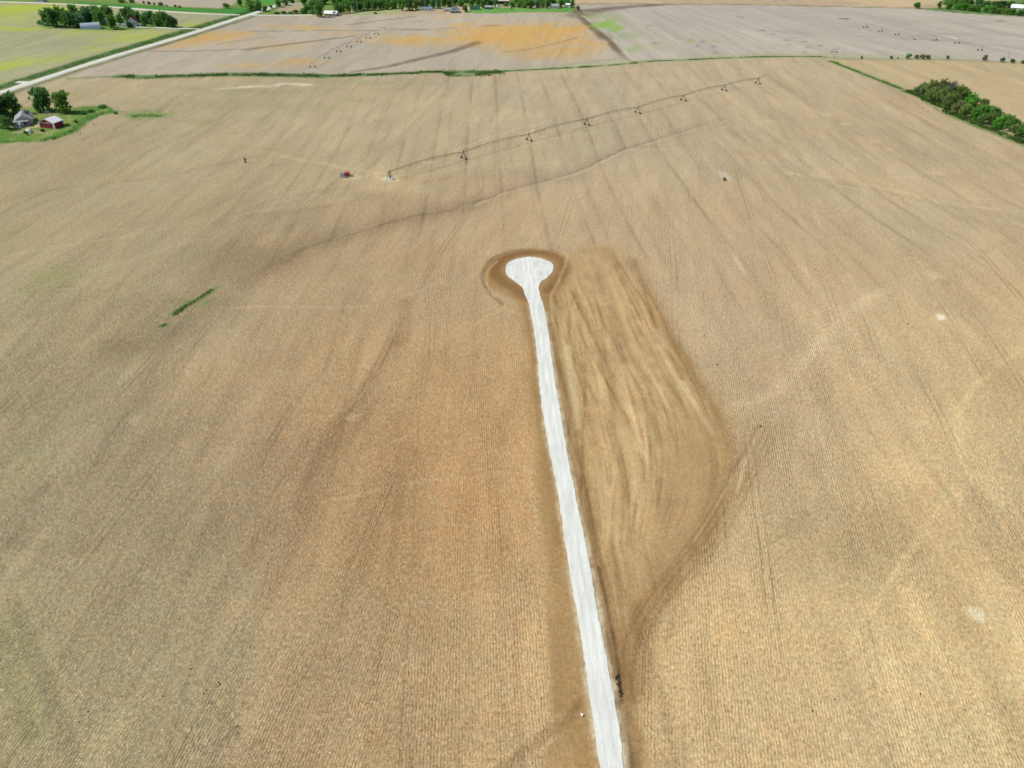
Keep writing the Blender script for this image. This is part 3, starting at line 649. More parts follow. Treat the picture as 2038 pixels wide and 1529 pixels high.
for k in range(5):
    tint((150, 170, 96) if k % 2 else (74, 108, 46), 0.75*stroke([(104, 229+3*k), (150-2*k, 226.5+3*k)], 1.8, 1.8, 0.5, 0.2, 6, .3, k))
tint((94, 128, 66), 0.9*stroke([(228, 222), (196, 226), (176, 236), (158, 250), (140, 262), (112, 272), (84, 280)], 7, 5, 0.7, 0.4, 6, 1.5, 16))
mult((0.6, 0.62, 0.58), 0.8*stroke([(124, 254), (140, 247), (152, 238), (166, 226), (192, 219), (240, 213)], 1.6, 1.2, 0.6, 0.6, 6, .6, 17))
FARM = polymask([(80, 50), (120, 42), (190, 36), (270, 38), (340, 44), (352, 54), (300, 56), (230, 60), (160, 58), (90, 56)], 5, 3, 14)
tint((98, 132, 62), FARM*0.9)
tint((150, 172, 70), 0.7*stroke([(160, 60), (230, 61), (300, 58)], 8, 6, 0.7, 0.4, 9, 2, 1))
GRN = np.maximum.reduce([north, ym, FARM])
rest = np.maximum.reduce([m1*0.2, m2*0.3, m3*0.3, m4*0.3, GRN, graded])
ROWK = (1-rest)*(0.35+0.65*fbm(X/22, Y/30, 171, 3)*1.6)
# turned headland rows beside the road
hd = sst(26, 20, np.abs(X-(xr-4-13)))*(Y < 262)*(Y > 30)*(X < xr)
uh, vh = rotc(-2.8)
sel = hd > 0.5
ROWU = np.where(sel, uh, ROWU); ROWV = np.where(sel, vh, ROWV)
sel = m3 > 0.5
ROWU = np.where(sel, u3, ROWU); ROWV = np.where(sel, v3, ROWV)
COL[m1+m2+m3+m4+GRN < 0.3] *= np.array([1.02, 1.02, 1.005])
COL = np.clip(COL, 0.01, 0.85)

nr, ncl = shp
ii = np.arange(nr*ncl).reshape(nr, ncl)
quads = np.stack([ii[:-1, :-1], ii[:-1, 1:], ii[1:, 1:], ii[1:, :-1]], -1).reshape(-1, 4)
gm = bpy.data.meshes.new('ground')
gm.vertices.add(len(X)); gm.vertices.foreach_set('co', np.stack([X, Y, Z], -1).astype(np.float32).ravel())
gm.loops.add(quads.size); gm.loops.foreach_set('vertex_index', quads.astype(np.int32).ravel())
gm.polygons.add(len(quads)); gm.polygons.foreach_set('loop_start', np.arange(0, quads.size, 4, dtype=np.int32))
gm.polygons.foreach_set('loop_total', np.full(len(quads), 4, np.int32))
gm.update(calc_edges=True)
gm.polygons.foreach_set('use_smooth', np.ones(len(quads), bool))
a = gm.attributes.new('soilcol', 'FLOAT_COLOR', 'POINT')
a.data.foreach_set('color', np.concatenate([COL, np.ones((len(X), 1))], 1).astype(np.float32).ravel())
for nm, arr in (('rowu', ROWU), ('rowv', ROWV), ('rowk', ROWK), ('bare', SOIL)):
    a = gm.attributes.new(nm, 'FLOAT', 'POINT'); a.data.foreach_set('value', arr.astype(np.float32))
k = N('field_soil')
k.b.inputs['Roughness'].default_value = 1.0; k.b.inputs['Specular IOR Level'].default_value = 0.05
base = k.attr('soilcol').outputs['Color']; ru = k.attr('rowu').outputs['Fac']; rv = k.attr('rowv').outputs['Fac']
rk = k.attr('rowk').outputs['Fac']; bare = k.attr('bare').outputs['Fac']
p0 = k.pos()
keep = k.math('SUBTRACT', 1.0, k.math('MULTIPLY', bare, 0.4))
v1_ = k.xyz(k.math('MULTIPLY', ru, 1.0), k.math('MULTIPLY', rv, 0.5))
fine = k.noise(v1_, 2.4, 5, 0.8)                     # straw and clods, dashes along the rows
v2_ = k.xyz(ru, k.math('MULTIPLY', rv, 0.12))
mid = k.noise(v2_, 0.42, 3, 0.6)
speck = k.noise(p0, 1.1, 5, 0.8)
warp = k.math('MULTIPLY', k.noise(p0, 0.5, 3, 0.65), 0.9)
rowp = k.math('SINE', k.math('MULTIPLY', k.math('ADD', ru, warp), 2*math.pi/0.62))
rgate = k.map(k.noise(v2_, 0.09, 3, 0.6), 0.36, 0.60, 0.12, 1.0)
rka = k.math('MULTIPLY', rk, rgate)
dashn = k.noise(k.xyz(ru, k.math('MULTIPLY', rv, 0.42)), 1.7, 3, 0.7)
rowd = k.math('MULTIPLY', k.math('MULTIPLY', rowp, rka), k.map(fine, 0.35, 0.6, 0.4, 1.0))
f1 = k.map(fine, 0.25, 0.75, 0.42, 1.58, False)
f2 = k.map(mid, 0.3, 0.7, 0.95, 1.05, False)
f3 = k.map(speck, 0.25, 0.75, 0.60, 1.40, False)
det = k.math('MULTIPLY', k.math('MULTIPLY', f1, f2), k.math('MULTIPLY', f3, k.math('MULTIPLY_ADD', rowd, 0.16, 1.0)))
det = k.math('MULTIPLY_ADD', k.math('SUBTRACT', det, 1.0), keep, 1.0)
det = k.math('MAXIMUM', det, 0.3)
pw = k.math('DIVIDE', k.math('ADD', ru, k.math('MULTIPLY', k.noise(p0, 0.02, 2), 6.0)), 4.6)
wn = k.n('ShaderNodeTexWhiteNoise', noise_dimensions='1D'); k.l(k.math('FLOOR', pw), wn.inputs['W'])
tone = k.map(wn.outputs['Value'], 0, 1, 0.975, 1.025)
fr = k.math('FRACT', k.math('DIVIDE', k.math('ADD', ru, k.math('MULTIPLY', k.noise(p0, 0.012, 2), 5.0)), 9.15))
trk = k.math('MINIMUM', k.math('ABSOLUTE', k.math('SUBTRACT', fr, 0.40)), k.math('ABSOLUTE', k.math('SUBTRACT', fr, 0.60)))
trk = k.math('MULTIPLY', k.map(trk, 0.014, 0.040, 1, 0), k.map(k.noise(k.xyz(k.math('MULTIPLY', ru, 0.06), k.math('MULTIPLY', rv, 0.012)), 1.0, 3, 0.65), 0.50, 0.64, 0, 0.27))
trk = k.math('MULTIPLY', trk, k.map(rk, 0.05, 0.4, 0, 1))
det = k.math('MULTIPLY', det, k.math('MULTIPLY', k.math('MULTIPLY_ADD', k.math('SUBTRACT', tone, 1.0), k.map(rk, 0.05, 0.4, 0, 1), 1.0), k.math('SUBTRACT', 1.0, trk)))
col = k.mulcol(base, det)
straw = k.map(k.noise(p0, 2.6, 3, 0.75), 0.58, 0.67, 0, 0.95)
rkk = k.math('MULTIPLY', keep, k.map(rk, 0.1, 0.4, 0, 1))
col = k.mix(k.math('MULTIPLY', straw, rkk), col, alb(232, 214, 176))
furrow = k.map(rowp, -0.1, -0.85, 0, 1)
dark = k.math('MULTIPLY', k.map(dashn, 0.45, 0.58, 0, 0.9), k.math('MULTIPLY', furrow, rka))
dark = k.math('MAXIMUM', dark, k.math('MULTIPLY', k.map(k.noise(k.xyz(ru, k.math('MULTIPLY', rv, 0.6)), 2.2, 3, 0.75), 0.40, 0.31, 0, 0.9), rkk))
dk_ = k.mulcol(base, k.math('MULTIPLY_ADD', rk, 0.0, 0.34))
col = k.mix(dark, col, dk_)
hu = k.noise(p0, 0.23, 3, 0.7)
huec = k.mix(k.map(hu, 0.3, 0.7, 0, 1), (1.04, 0.99, 0.95), (0.965, 1.01, 1.045))
col = k.mix(1.0, col, huec, 'MULTIPLY')
k.out(col)
hgt = k.math('ADD', k.math('MULTIPLY', rowd, 0.05), k.math('MULTIPLY', k.math('ADD', fine, speck), 0.16))
k.bump(hgt, 0.55, 1.0)
gm.materials.append(k.m)
ground = link('ground', gm); tag(ground, kind='structure')

# ------------------------------------------------------------------ roads
RC = (at2((1218, 1529)), at2((1064, 600)))
def gravel(name, c, tracks=False):
    k = N(name); k.b.inputs['Roughness'].default_value = 1.0; k.b.inputs['Specular IOR Level'].default_value = 0.05
    p = k.pos(); mp = k.n('ShaderNodeMapping'); k.l(p, mp.inputs[0]); mp.inputs['Scale'].default_value = (1.0, 0.10, 1.0); mp.inputs['Rotation'].default_value = (0, 0, R(3.0))
    f = k.noise(p, 2.6, 5, 0.75); g = k.noise(mp.outputs[0], 1.1, 4, 0.6); h = k.noise(p, 0.12, 3, 0.6)
    t = k.math('MULTIPLY', k.map(f, 0.25, 0.75, 0.86, 1.12, False), k.math('MULTIPLY', k.map(g, 0.3, 0.7, 0.84, 1.09, False), k.map(h, 0.3, 0.7, 0.93, 1.05, False)))
    rgb = k.n('ShaderNodeRGB'); rgb.outputs[0].default_value = (*[float(q) for q in c], 1)
    if tracks:
        (ax, ay), (bx, by) = RC; L_ = math.hypot(bx-ax, by-ay); nx, ny = (by-ay)/L_, -(bx-ax)/L_
        vm = k.n('ShaderNodeVectorMath', operation='DOT_PRODUCT'); k.l(p, vm.inputs[0]); vm.inputs[1].default_value = (nx, ny, 0)
        lat = k.math('SUBTRACT', vm.outputs['Value'], ax*nx+ay*ny)
        lat = k.math('ADD', lat, k.math('MULTIPLY', k.math('SUBTRACT', k.noise(p, 0.05, 2), 0.5), 1.2))
        w = k.map(k.math('ABSOLUTE', k.math('SUBTRACT', k.math('ABSOLUTE', lat), 0.85)), 0.12, 0.42, 0.06, 0.0)
        w = k.math('ADD', w, k.math('MULTIPLY', k.map(k.math('ABSOLUTE', lat), 1.3, 2.6, 0, 0.11), k.map(k.noise(p, 0.8, 4, 0.7), 0.42, 0.62, 0, 1)))
        t = k.math('MULTIPLY', t, k.math('SUBTRACT', 1.0, w))
    k.out(k.mulcol(rgb.outputs[0], t)); k.bump(f, 0.4, 0.12); return k.m
white_gravel = gravel('white_gravel', alb(236, 238, 232), True)
pale_gravel = gravel('pale_gravel', alb(222, 222, 208))
LEFT = [(1212, 1640), (1193.4, 1529), (1183, 1451), (1173, 1386), (1162.6, 1311.5), (1150, 1229), (1138, 1163), (1123.5, 1073), (1111, 982), (1093.8, 900), (1089.7, 875), (1079.9, 819.3), (1073.3, 760.5), (1068.4, 701.6), (1061.9, 652.6), (1053.7, 610), (1050, 598), (1044, 584), (1040.6, 574), (1032.4, 566), (1021, 557.7), (1009.5, 548), (1006.3, 538), (1007.5, 529), (1012.8, 521.8), (1030.8, 514.6), (1053.7, 511)]
RIGHT = [(1258, 1640), (1239.5, 1529), (1236.6, 1484), (1226, 1414), (1216, 1357), (1201.6, 1283), (1189, 1217), (1175, 1130), (1158.4, 1048), (1142, 970), (1131, 912), (1120.7, 852), (1109.3, 786.6), (1101, 734), (1093, 675.5), (1084.8, 623), (1073.3, 580.6), (1072.5, 571), (1078, 559.4), (1086.4, 554.5), (1097.8, 543), (1101.8, 533.2), (1100, 527), (1096, 521.8), (1076.6, 513.6)]
def outline_sheet(name, pts, mat, lift, jit=0.12, step=0.9):
    w = np.array(pts); out = []
    for i in range(len(w)):
        a = w[i]; b = w[(i+1) % len(w)]; n = max(1, int(np.hypot(*(b-a))/step))
        for q in range(n): out.append(a+(b-a)*q/n)
    o = np.array(out)
    o[:, 0] += jit*2*(fbm(o[:, 0]*0.9, o[:, 1]*0.9, 5, 3)-0.5)*1.6; o[:, 1] += jit*2*(fbm(o[:, 0]*0.9+9, o[:, 1]*0.9, 6, 3)-0.5)
    bm = bmesh.new()
    vs = [bm.verts.new((x, y, float(H(x, y))+lift)) for x, y in o]
    es = [bm.edges.new((vs[i], vs[(i+1) % len(vs)])) for i in range(len(vs))]
    bmesh.ops.triangle_fill(bm, use_beauty=True, use_dissolve=False, edges=es)
    # a shallow shoulder all round
    r = bmesh.ops.extrude_edge_only(bm, edges=[e for e in bm.edges if e.is_boundary])
    for v in [g for g in r['geom'] if isinstance(g, bmesh.types.BMVert)]: v.co.z -= lift+0.12
    bmesh.ops.recalc_face_normals(bm, faces=bm.faces[:])
    me = bpy.data.meshes.new(name); bm.to_mesh(me); bm.free(); me.materials.append(mat)
    return link(name, me)
road = outline_sheet('gravel_road', smooth(wpoly(LEFT), 4)+smooth(wpoly(RIGHT), 4)[::-1], white_gravel, 0.10, 0.17)
tag(road, kind='structure')
def strip(name, pts, w, mat, lift, n=10):
    c = np.array(smooth(wpoly(pts), n)); d = np.gradient(c, axis=0); d /= np.linalg.norm(d, axis=1)[:, None]
    nn = np.stack([d[:, 1], -d[:, 0]], -1); m = MB(); prof = [(-0.62, -0.25), (-0.5, 0.0), (-0.25, 0.06), (0, 0.1), (0.25, 0.06), (0.5, 0.0), (0.62, -0.25)]
    vs = []
    for i in range(len(c)):
        jw = w*(1+0.06*math.sin(i*1.7)+0.04*math.sin(i*0.6))
        for t, dz in prof:
            q = c[i]+nn[i]*t*jw; vs.append((q[0], q[1], float(H(q[0], q[1]))+lift+dz*(1 if dz > 0 else lift/0.25+0.3)))
    L = len(prof)
    m.add(vs, [(i*L+j, i*L+j+1, (i+1)*L+j+1, (i+1)*L+j) for i in range(len(c)-1) for j in range(L-1)])
    return tag(m.build(name, mat), kind='structure')
strip('county_road', CROAD, 7.4, pale_gravel, 0.35)
strip('crossroad', [(-120, 2), (0, 3), (148, 8.5), (250, 15.5), (342, 23), (400, 26.5), (478, 29.5)], 5.0, pale_gravel, 0.4)
strip('east_road', [(500, 29.5), (560, 30), (622, 29.5)], 5.0, pale_gravel, 0.4)
strip('farm_driveway', [(262, 53), (300, 54), (345, 55.5), (398, 57.5)], 4.0, pale_gravel, 0.3)
strip('field_entrance', [(34, 163), (48, 163.5), (58, 164)], 5.0, pale_gravel, 0.3)
strip('hill_track', [(560, 8), (578, 7), (604, 6)], 4.0, pale_gravel, 0.4)

# ------------------------------------------------------------------ trees
def leafmat(name, c1, c2, c3):
    k = N(name); k.b.inputs['Roughness'].default_value = 0.65; k.b.inputs['Specular IOR Level'].default_value = 0.25
    f = k.attr('shade').outputs['Fac']
    oi = k.n('ShaderNodeObjectInfo').outputs['Random']
    col = k.mix(k.map(f, 0.0, 0.5, 0, 1), c1, c2); col = k.mix(k.map(f, 0.5, 1.0, 0, 1), col, c3)
    col = k.mulcol(col, k.map(oi, 0, 1, 0.8, 1.2))
    k.out(col)
    tr = k.n('ShaderNodeBsdfTranslucent'); k.l(k.mix(1.0, col, (1.5, 1.6, 1.1), 'MULTIPLY'), tr.inputs['Color'])
    ms = k.n('ShaderNodeMixShader'); ms.inputs[0].default_value = 0.42
    k.l(k.b.outputs[0], ms.inputs[1]); k.l(tr.outputs[0], ms.inputs[2])
    k.l(ms.outputs[0], k.t.nodes['Material Output'].inputs['Surface']); return k.m
LEAF = {'dark': leafmat('dark_leaves', (0.067, 0.1436, 0.0427), (0.1229, 0.2515, 0.0725), (0.1898, 0.3713, 0.1066)),
        'mid': leafmat('mid_leaves', (0.0759, 0.1831, 0.0399), (0.1423, 0.3154, 0.0725), (0.2277, 0.4478, 0.1087)),
        'light': leafmat('light_leaves', (0.0862, 0.161, 0.0299), (0.1552, 0.276, 0.0529), (0.23, 0.3795, 0.0862)),
        'bright': leafmat('bright_leaves', (0.065, 0.1824, 0.0254), (0.1183, 0.3172, 0.0451), (0.1774, 0.4282, 0.0677)),
        'olive': leafmat('olive_leaves', (0.1059, 0.156, 0.0423), (0.1725, 0.2405, 0.0683), (0.2526, 0.3238, 0.1058)),
        'brown': leafmat('budding_twigs', (0.1232, 0.1612, 0.0565), (0.1971, 0.2405, 0.0918), (0.2772, 0.3198, 0.1411)),
        'grey': leafmat('bare_twigs', (0.135, 0.138, 0.092), (0.2, 0.198, 0.14), (0.262, 0.252, 0.19)),
        'blue': leafmat('bluish_leaves', (0.0713, 0.1572, 0.0832), (0.1307, 0.2676, 0.1474), (0.2079, 0.3823, 0.2173))}
LEAF['grass'] = leafmat('grass_blades', (.050, .110, .022), (.085, .175, .036), (.130, .235, .055))
bark = plain('bark', (0.13, 0.10, 0.075), 0.95, 0, 0.3, 4)
def crown_proto(seed, kind):
    """unit crown: about 1 high and 1 wide, many small leaf faces gathered in clumps with gaps"""
    rnd = random.Random(seed); m = MB()
    cl = []
    lobes = []
    n_lobe = 9 if kind != 'cone' else 9
    for i in range(n_lobe):
        a = rnd.uniform(0, 6.28)
        if kind == 'cone':
            z = 0.12+0.82*i/n_lobe; r = 0.30*(1-z)+0.03; lobes.append((r*math.cos(a)*0.6, r*math.sin(a)*0.6, z, 0.12+0.24*(1-z)))
        elif kind == 'tall':
            z = rnd.uniform(0.12, 0.82); r = rnd.uniform(0.05, 0.26); lobes.append((r*math.cos(a), r*math.sin(a), z, rnd.uniform(0.15, 0.24)))
        elif kind == 'bush':
            z = rnd.uniform(0.25, 0.68); r = rnd.uniform(0.1, 0.30); lobes.append((r*math.cos(a), r*math.sin(a), z, rnd.uniform(0.2, 0.3)))
        else:
            z = rnd.uniform(0.16, 0.76); r = rnd.uniform(0.14, 0.30)*(1 if z < .6 else .8); lobes.append((r*math.cos(a), r*math.sin(a), z, rnd.uniform(0.18, 0.27)))
    if kind in ('round', 'twig', 'tall'): lobes.append((0, 0, 0.58, 0.32)); lobes.append((0, 0, 0.30, 0.30))
    if kind == 'bush': lobes.append((0, 0, 0.45, 0.34))
    for (lx, ly, lz, lr) in lobes:
        for _ in range(16):
            d = Vector((rnd.gauss(0, 1), rnd.gauss(0, 1), rnd.gauss(0, 1))).normalized()
            q = rnd.uniform(0.55, 1.08)
            c = Vector((lx, ly, lz))+d*lr*q
            if c.z > 0.06: cl.append((c, rnd.random()))
    for c, sh in cl:
        cr = rnd.uniform(0.045, 0.085)
        for _ in range(22):
            d = Vector((rnd.gauss(0, 1), rnd.gauss(0, 1), rnd.gauss(0, 0.8)))*cr*0.6
            p = c+d; s = rnd.uniform(0.017, 0.036)
            nrm = (d.normalized()+Vector((rnd.gauss(0, .7), rnd.gauss(0, .7), rnd.gauss(0.35, .7)))).normalized()
            a = nrm.orthogonal().normalized(); a.rotate(Matrix.Rotation(rnd.uniform(0, 6.28), 3, nrm)); b = nrm.cross(a)
            if kind == 'twig': a *= 2.1; b *= 0.32
            m.add([p-a*s-b*s*.6, p+a*s*.2-b*s, p+a*s+b*s*.5, p-a*s*.3+b*s], [(0, 1, 2, 3)], min(1, max(0, 0.75*sh+0.35*rnd.random()-0.05)))
    return m
def trunk_proto(seed, kind):
    rnd = random.Random(seed+900); m = MB()
    top = 0.85 if kind in ('cone',) else 0.62
    m.tube([(0, 0, -0.03), (0.006, 0.004, 0.15), (0.012, -0.006, 0.35), (0.0, 0.01, top)], [0.034, 0.026, 0.02, 0.006], 7)
    for i in range(8 if kind != 'twig' else 16):
        z = rnd.uniform(0.18, 0.5); a = rnd.uniform(0, 6.28); r = rnd.uniform(0.18, 0.34); dz = rnd.uniform(0.12, 0.34)
        m.tube([(0.006, 0, z), (r*.5*math.cos(a), r*.5*math.sin(a), z+dz*.6), (r*math.cos(a), r*math.sin(a), min(z+dz, 0.9))], [0.013, 0.008, 0.003], 5)
    return m
_tm = {}
def crown_mesh(kind, i, colr):
    key = (kind, i, colr)
    if key not in _tm:
        if (kind, i) not in _tm: _tm[(kind, i)] = crown_proto(hash_int(kind)*13+i, kind).mesh('crown', None)
        me = _tm[(kind, i)].copy(); me.materials.append(LEAF[colr]); _tm[key] = me
    return _tm[key]
def hash_int(s): return sum(ord(c)*(j+1) for j, c in enumerate(s))
def trunk_mesh(kind, i):
    key = ('t', kind, i)
    if key not in _tm: _tm[key] = trunk_proto(hash_int(kind)*7+i, kind).mesh('trunk', bark)
    return _tm[key]
rnd = random.Random(4)
def tree(px, py, hpx, wpx, colr, label, group=None, kind='round', name='leafy_tree', cat='tree', rot=None):
    p = P(px, py); s, sv = scale_at(p)
    h = hpx/sv; w = wpx/s*1.04
    t = thing(name, p, rnd.uniform(0, 6.28), label, cat, group, (w, w, h))
    i = rnd.randrange(3)
    link('trunk', trunk_mesh(kind, i), t); link('crown', crown_mesh(kind, i, colr), t)
    return t
ORD = ['first', 'second', 'third', 'fourth', 'fifth', 'sixth', 'seventh', 'eighth', 'ninth', 'tenth', 'eleventh', 'twelfth', 'thirteenth', 'fourteenth', 'fifteenth', 'sixteenth', 'seventeenth', 'eighteenth', 'nineteenth', 'twentieth']
TENS = {20: 'twenty', 30: 'thirty', 40: 'forty', 50: 'fifty', 60: 'sixty'}
TENTH = {30: 'thirtieth', 40: 'fortieth', 50: 'fiftieth', 60: 'sixtieth'}
def ordw(n):
    if n <= 20: return ORD[n-1]
    t = n//10*10
    return TENTH[n] if n % 10 == 0 else TENS[t]+'-'+ORD[n % 10-1]
CW = {'dark': 'dark green', 'mid': 'mid green', 'light': 'yellow-green', 'bright': 'bright green', 'olive': 'olive', 'brown': 'brownish', 'grey': 'bare grey-brown', 'blue': 'bluish green'}
def stand(rows, place, group, kinds=None, name='leafy_tree', noun='tree', cat='tree'):
    rows = sorted(rows, key=lambda r: r[0])
    for i, r in enumerate(rows):
        x, y, h, w, c = r[:5]; kd = r[5] if len(r) > 5 else ('twig' if c == 'grey' else rnd.choice(['round', 'round', 'tall']))
        sz = 'tall ' if h > 1.35*w else ('wide ' if w > 1.15*h else '')
        tree(x, y, h, w, c, f'{sz}{CW[c]} {noun}, {ordw(i+1)} from the left {place}', group, kd, name, cat)

# near farm at the left edge
tree(-34, 240, 64, 62, 'dark', 'wide dark green tree cut off by the left edge of the photo', 'farm trees by the red barn')
tree(4, 230, 60, 58, 'dark', 'tallest dark green tree behind the grey-roofed farmhouse', 'farm trees by the red barn')
tree(29, 227, 44, 36, 'dark', 'dark green tree just behind the farmhouse roof, right of the tallest', 'farm trees by the red barn')
tree(89, 221, 50, 47, 'dark', 'round dark green tree standing behind the red barn', 'farm trees by the red barn')
tree(126, 224, 44, 40, 'light', 'yellow-green round tree right of the dark tree behind the barn', 'farm trees by the red barn')
tree(77, 223, 19, 15, 'mid', 'small mid green shrub at the foot of the dark barn tree', None, 'bush', 'bush', 'bush')
tree(20, 256, 29, 25, 'dark', 'small dark tree in front of the farmhouse', 'farm trees by the red barn', 'bush')
tree(2, 254, 30, 20, 'mid', 'pale green small tree at the left end of the farmhouse', 'farm trees by the red barn', 'bush')
tree(53, 268, 9, 9, 'bright', 'low green bush beside the pale tarp mound', None, 'bush', 'bush', 'bush')
for x, y, h, w, c, lb in [(182, 222, 6, 14, 'mid', 'low bush in the grass right of the yellow-green tree'), (165, 227, 5, 12, 'dark', 'dark low hedge bush along the farmyard fence line'), (229, 226, 5, 10, 'mid', 'lone weedy bush at the tip of the farmyard grass'),
                          (150, 243, 6, 10, 'mid', 'green bush right of the red barn'), (133, 250, 6, 12, 'dark', 'dark bush at the barn back corner'), (205, 213, 5, 20, 'bright', 'bright grassy bush at the far end of the farmyard'), (140, 262, 4, 8, 'mid', 'small weed bush on the field edge below the barn'), (108, 276, 4, 8, 'mid', 'small weed bush where the yard meets the stubble')]:
    tree(x, y, h, w, c, lb, 'bushes round the near farmyard', 'bush', 'bush', 'bush')
# far farmstead
FT = [(98, 50, 30, 28, 'dark'), (113, 53, 36, 32, 'dark'), (127, 45, 36, 30, 'mid'), (138, 54, 33, 32, 'dark'), (150, 41, 32, 30, 'dark'), (158, 53, 30, 30, 'blue'), (168, 47, 34, 28, 'blue'), (180, 45, 34, 32, 'dark'), (192, 40, 30, 28, 'dark'), (201, 49, 32, 26, 'dark'), (212, 37, 27, 26, 'mid'), (223, 42, 28, 24, 'olive'), (227, 57, 30, 22, 'light'),
      (241, 52, 28, 18, 'mid'), (249, 39, 24, 22, 'olive'), (258, 54, 14, 14, 'dark'), (263, 40, 26, 26, 'dark'), (276, 43, 22, 22, 'dark'), (290, 53, 24, 14, 'dark'), (293, 46, 24, 22, 'blue'), (303, 47, 26, 24, 'dark'), (316, 51, 27, 27, 'mid'), (326, 45, 26, 26, 'dark'), (336, 54, 28, 26, 'dark'), (347, 53, 24, 20, 'dark')]
stand(FT, 'around the far white farmhouse', 'trees around the far farmstead')
tree(80, 48, 9, 15, 'blue', 'lone low shrub left of the far farmstead trees', None, 'bush', 'bush', 'bush')
# along the crossroads
stand([(452, 15, 10, 16, 'mid', 'bush'), (478, 12, 18, 12, 'dark', 'tall'), (500, 20, 24, 20, 'mid', 'round'), (514, 21, 24, 20, 'dark', 'round'), (529, 22, 11, 11, 'dark', 'bush'), (540, 16, 7, 7, 'dark', 'bush'), (556, 13, 14, 16, 'dark', 'round'), (568, 10, 13, 16, 'dark', 'round'), (580, 6, 12, 16, 'dark', 'round')], 'at the far crossroads', 'trees at the far crossroads')
stand([(243, 5, 7, 16, 'dark', 'bush'), (262, 5, 7, 14, 'dark', 'bush'), (287, 7, 6, 6, 'dark', 'bush'), (298, 9, 7, 8, 'dark', 'bush'), (308, 10, 6, 6, 'dark', 'bush'), (320, 11, 8, 12, 'dark', 'bush'), (332, 12, 4, 5, 'mid', 'bush'), (350, 14, 6, 7, 'dark', 'bush'), (358, 15, 5, 6, 'dark', 'bush')], 'along the far green strip', 'bushes along the far green strip', None, 'bush', 'bush', 'bush')
stand([(550, 27, 5, 14, 'olive', 'bush'), (564, 27, 6, 12, 'mid', 'bush'), (577, 27, 5, 14, 'mid', 'bush'), (590, 26, 8, 14, 'olive', 'bush'), (602, 26, 11, 14, 'mid', 'bush')], 'along the east road verge', 'bushes along the east road', None, 'bush', 'bush', 'bush')
# the long far treeline
front = [(612, 26, 18, 16, 'mid'), (622, 27, 26, 18, 'dark'), (636, 33, 36, 22, 'dark'), (666, 31, 9, 10, 'dark', 'bush'), (670, 27, 20, 14, 'mid'), (680, 26, 22, 17, 'mid'), (692, 25, 25, 18, 'mid'), (706, 22, 22, 18, 'blue'), (719, 21, 20, 18, 'dark'), (731, 20, 22, 18, 'dark'), (744, 20, 22, 18, 'dark'), (757, 18, 20, 17, 'mid'), (770, 18, 20, 18, 'mid'), (784, 17, 21, 18, 'dark'), (801, 21, 24, 20, 'mid'), (814, 21, 24, 22, 'dark'), (829, 18, 20, 17, 'olive'), (840, 15, 18, 16, 'dark'),
         (851, 16, 21, 16, 'blue'), (862, 16, 18, 14, 'dark'), (872, 17, 20, 14, 'blue'), (884, 14, 22, 16, 'mid'), (894, 12, 18, 15, 'olive'), (906, 9, 16, 16, 'blue'), (917, 12, 14, 16, 'dark'), (926, 23, 13, 15, 'brown'), (938, 12, 16, 16, 'mid'), (952, 12, 17, 17, 'mid'), (963, 15, 16, 16, 'dark'), (976, 15, 16, 16, 'dark'), (987, 12, 15, 15, 'blue'), (1006, 12, 8, 12, 'mid', 'bush'), (1018, 18, 9, 4, 'light', 'cone'), (1020, 13, 14, 16, 'mid'), (1034, 14, 16, 16, 'light'), (1044, 15, 15, 15, 'mid'), (1055, 16, 17, 18, 'dark'), (1068, 15, 16, 18, 'blue'), (1079, 15, 14, 15, 'mid'), (1090, 16, 14, 12, 'dark'), (1100, 11, 12, 16, 'dark'), (1117, 14, 15, 15, 'dark'), (1128, 12, 15, 14, 'mid'), (1139, 15, 15, 13, 'dark', 'cone')]
stand(front, 'in the front of the long far treeline', 'trees of the long far treeline')
back = [(608+13.4*i+rnd.uniform(-3, 3), 9-4.5*min(1, i/14)+rnd.uniform(-1.5, 1.5), rnd.uniform(13, 18), rnd.uniform(17, 22), rnd.choice(['mid', 'light', 'mid', 'light', 'bright', 'blue'])) for i in range(40)]
stand(back, 'in the back of the long far treeline', 'trees at the back of the far treeline')
for x, y in ((700, 24), (745, 21), (1148, 17)): pass
tree(747, 27, 4, 9, 'dark', 'small dark bush on the grassy bank below the treeline', None, 'bush', 'bush', 'bush')
tree(1150, 20, 9, 10, 'grey', 'bare brownish bush just right of the treeline end', None, 'twig', 'bush', 'bush')
# wood at the top right
wf = [(1824, 16, 12, 15, 'dark', 'round'), (1868, 16, 14, 12, 'dark', 'tall')]
stand(wf, 'at the edge of the north-east wood', 'lone trees by the north-east wood')
wood = [(1890+14*i+rnd.uniform(-3, 3), 17.5+1.25*i, rnd.uniform(11, 15), rnd.uniform(16, 21), rnd.choice(['bright', 'mid', 'light', 'bright'])) for i in range(13)]
stand(wood, 'along the bright front of the north-east wood', 'trees in front of the north-east wood')
wood2 = [(1886+15*i+rnd.uniform(-3, 3), 8.5+0.9*i, rnd.uniform(12, 17), rnd.uniform(18, 24), rnd.choice(['dark', 'dark', 'mid', 'blue'])) for i in range(12) if not 8.4 < i < 9.5]
stand(wood2, 'along the dark back of the north-east wood', 'trees behind the north-east wood')
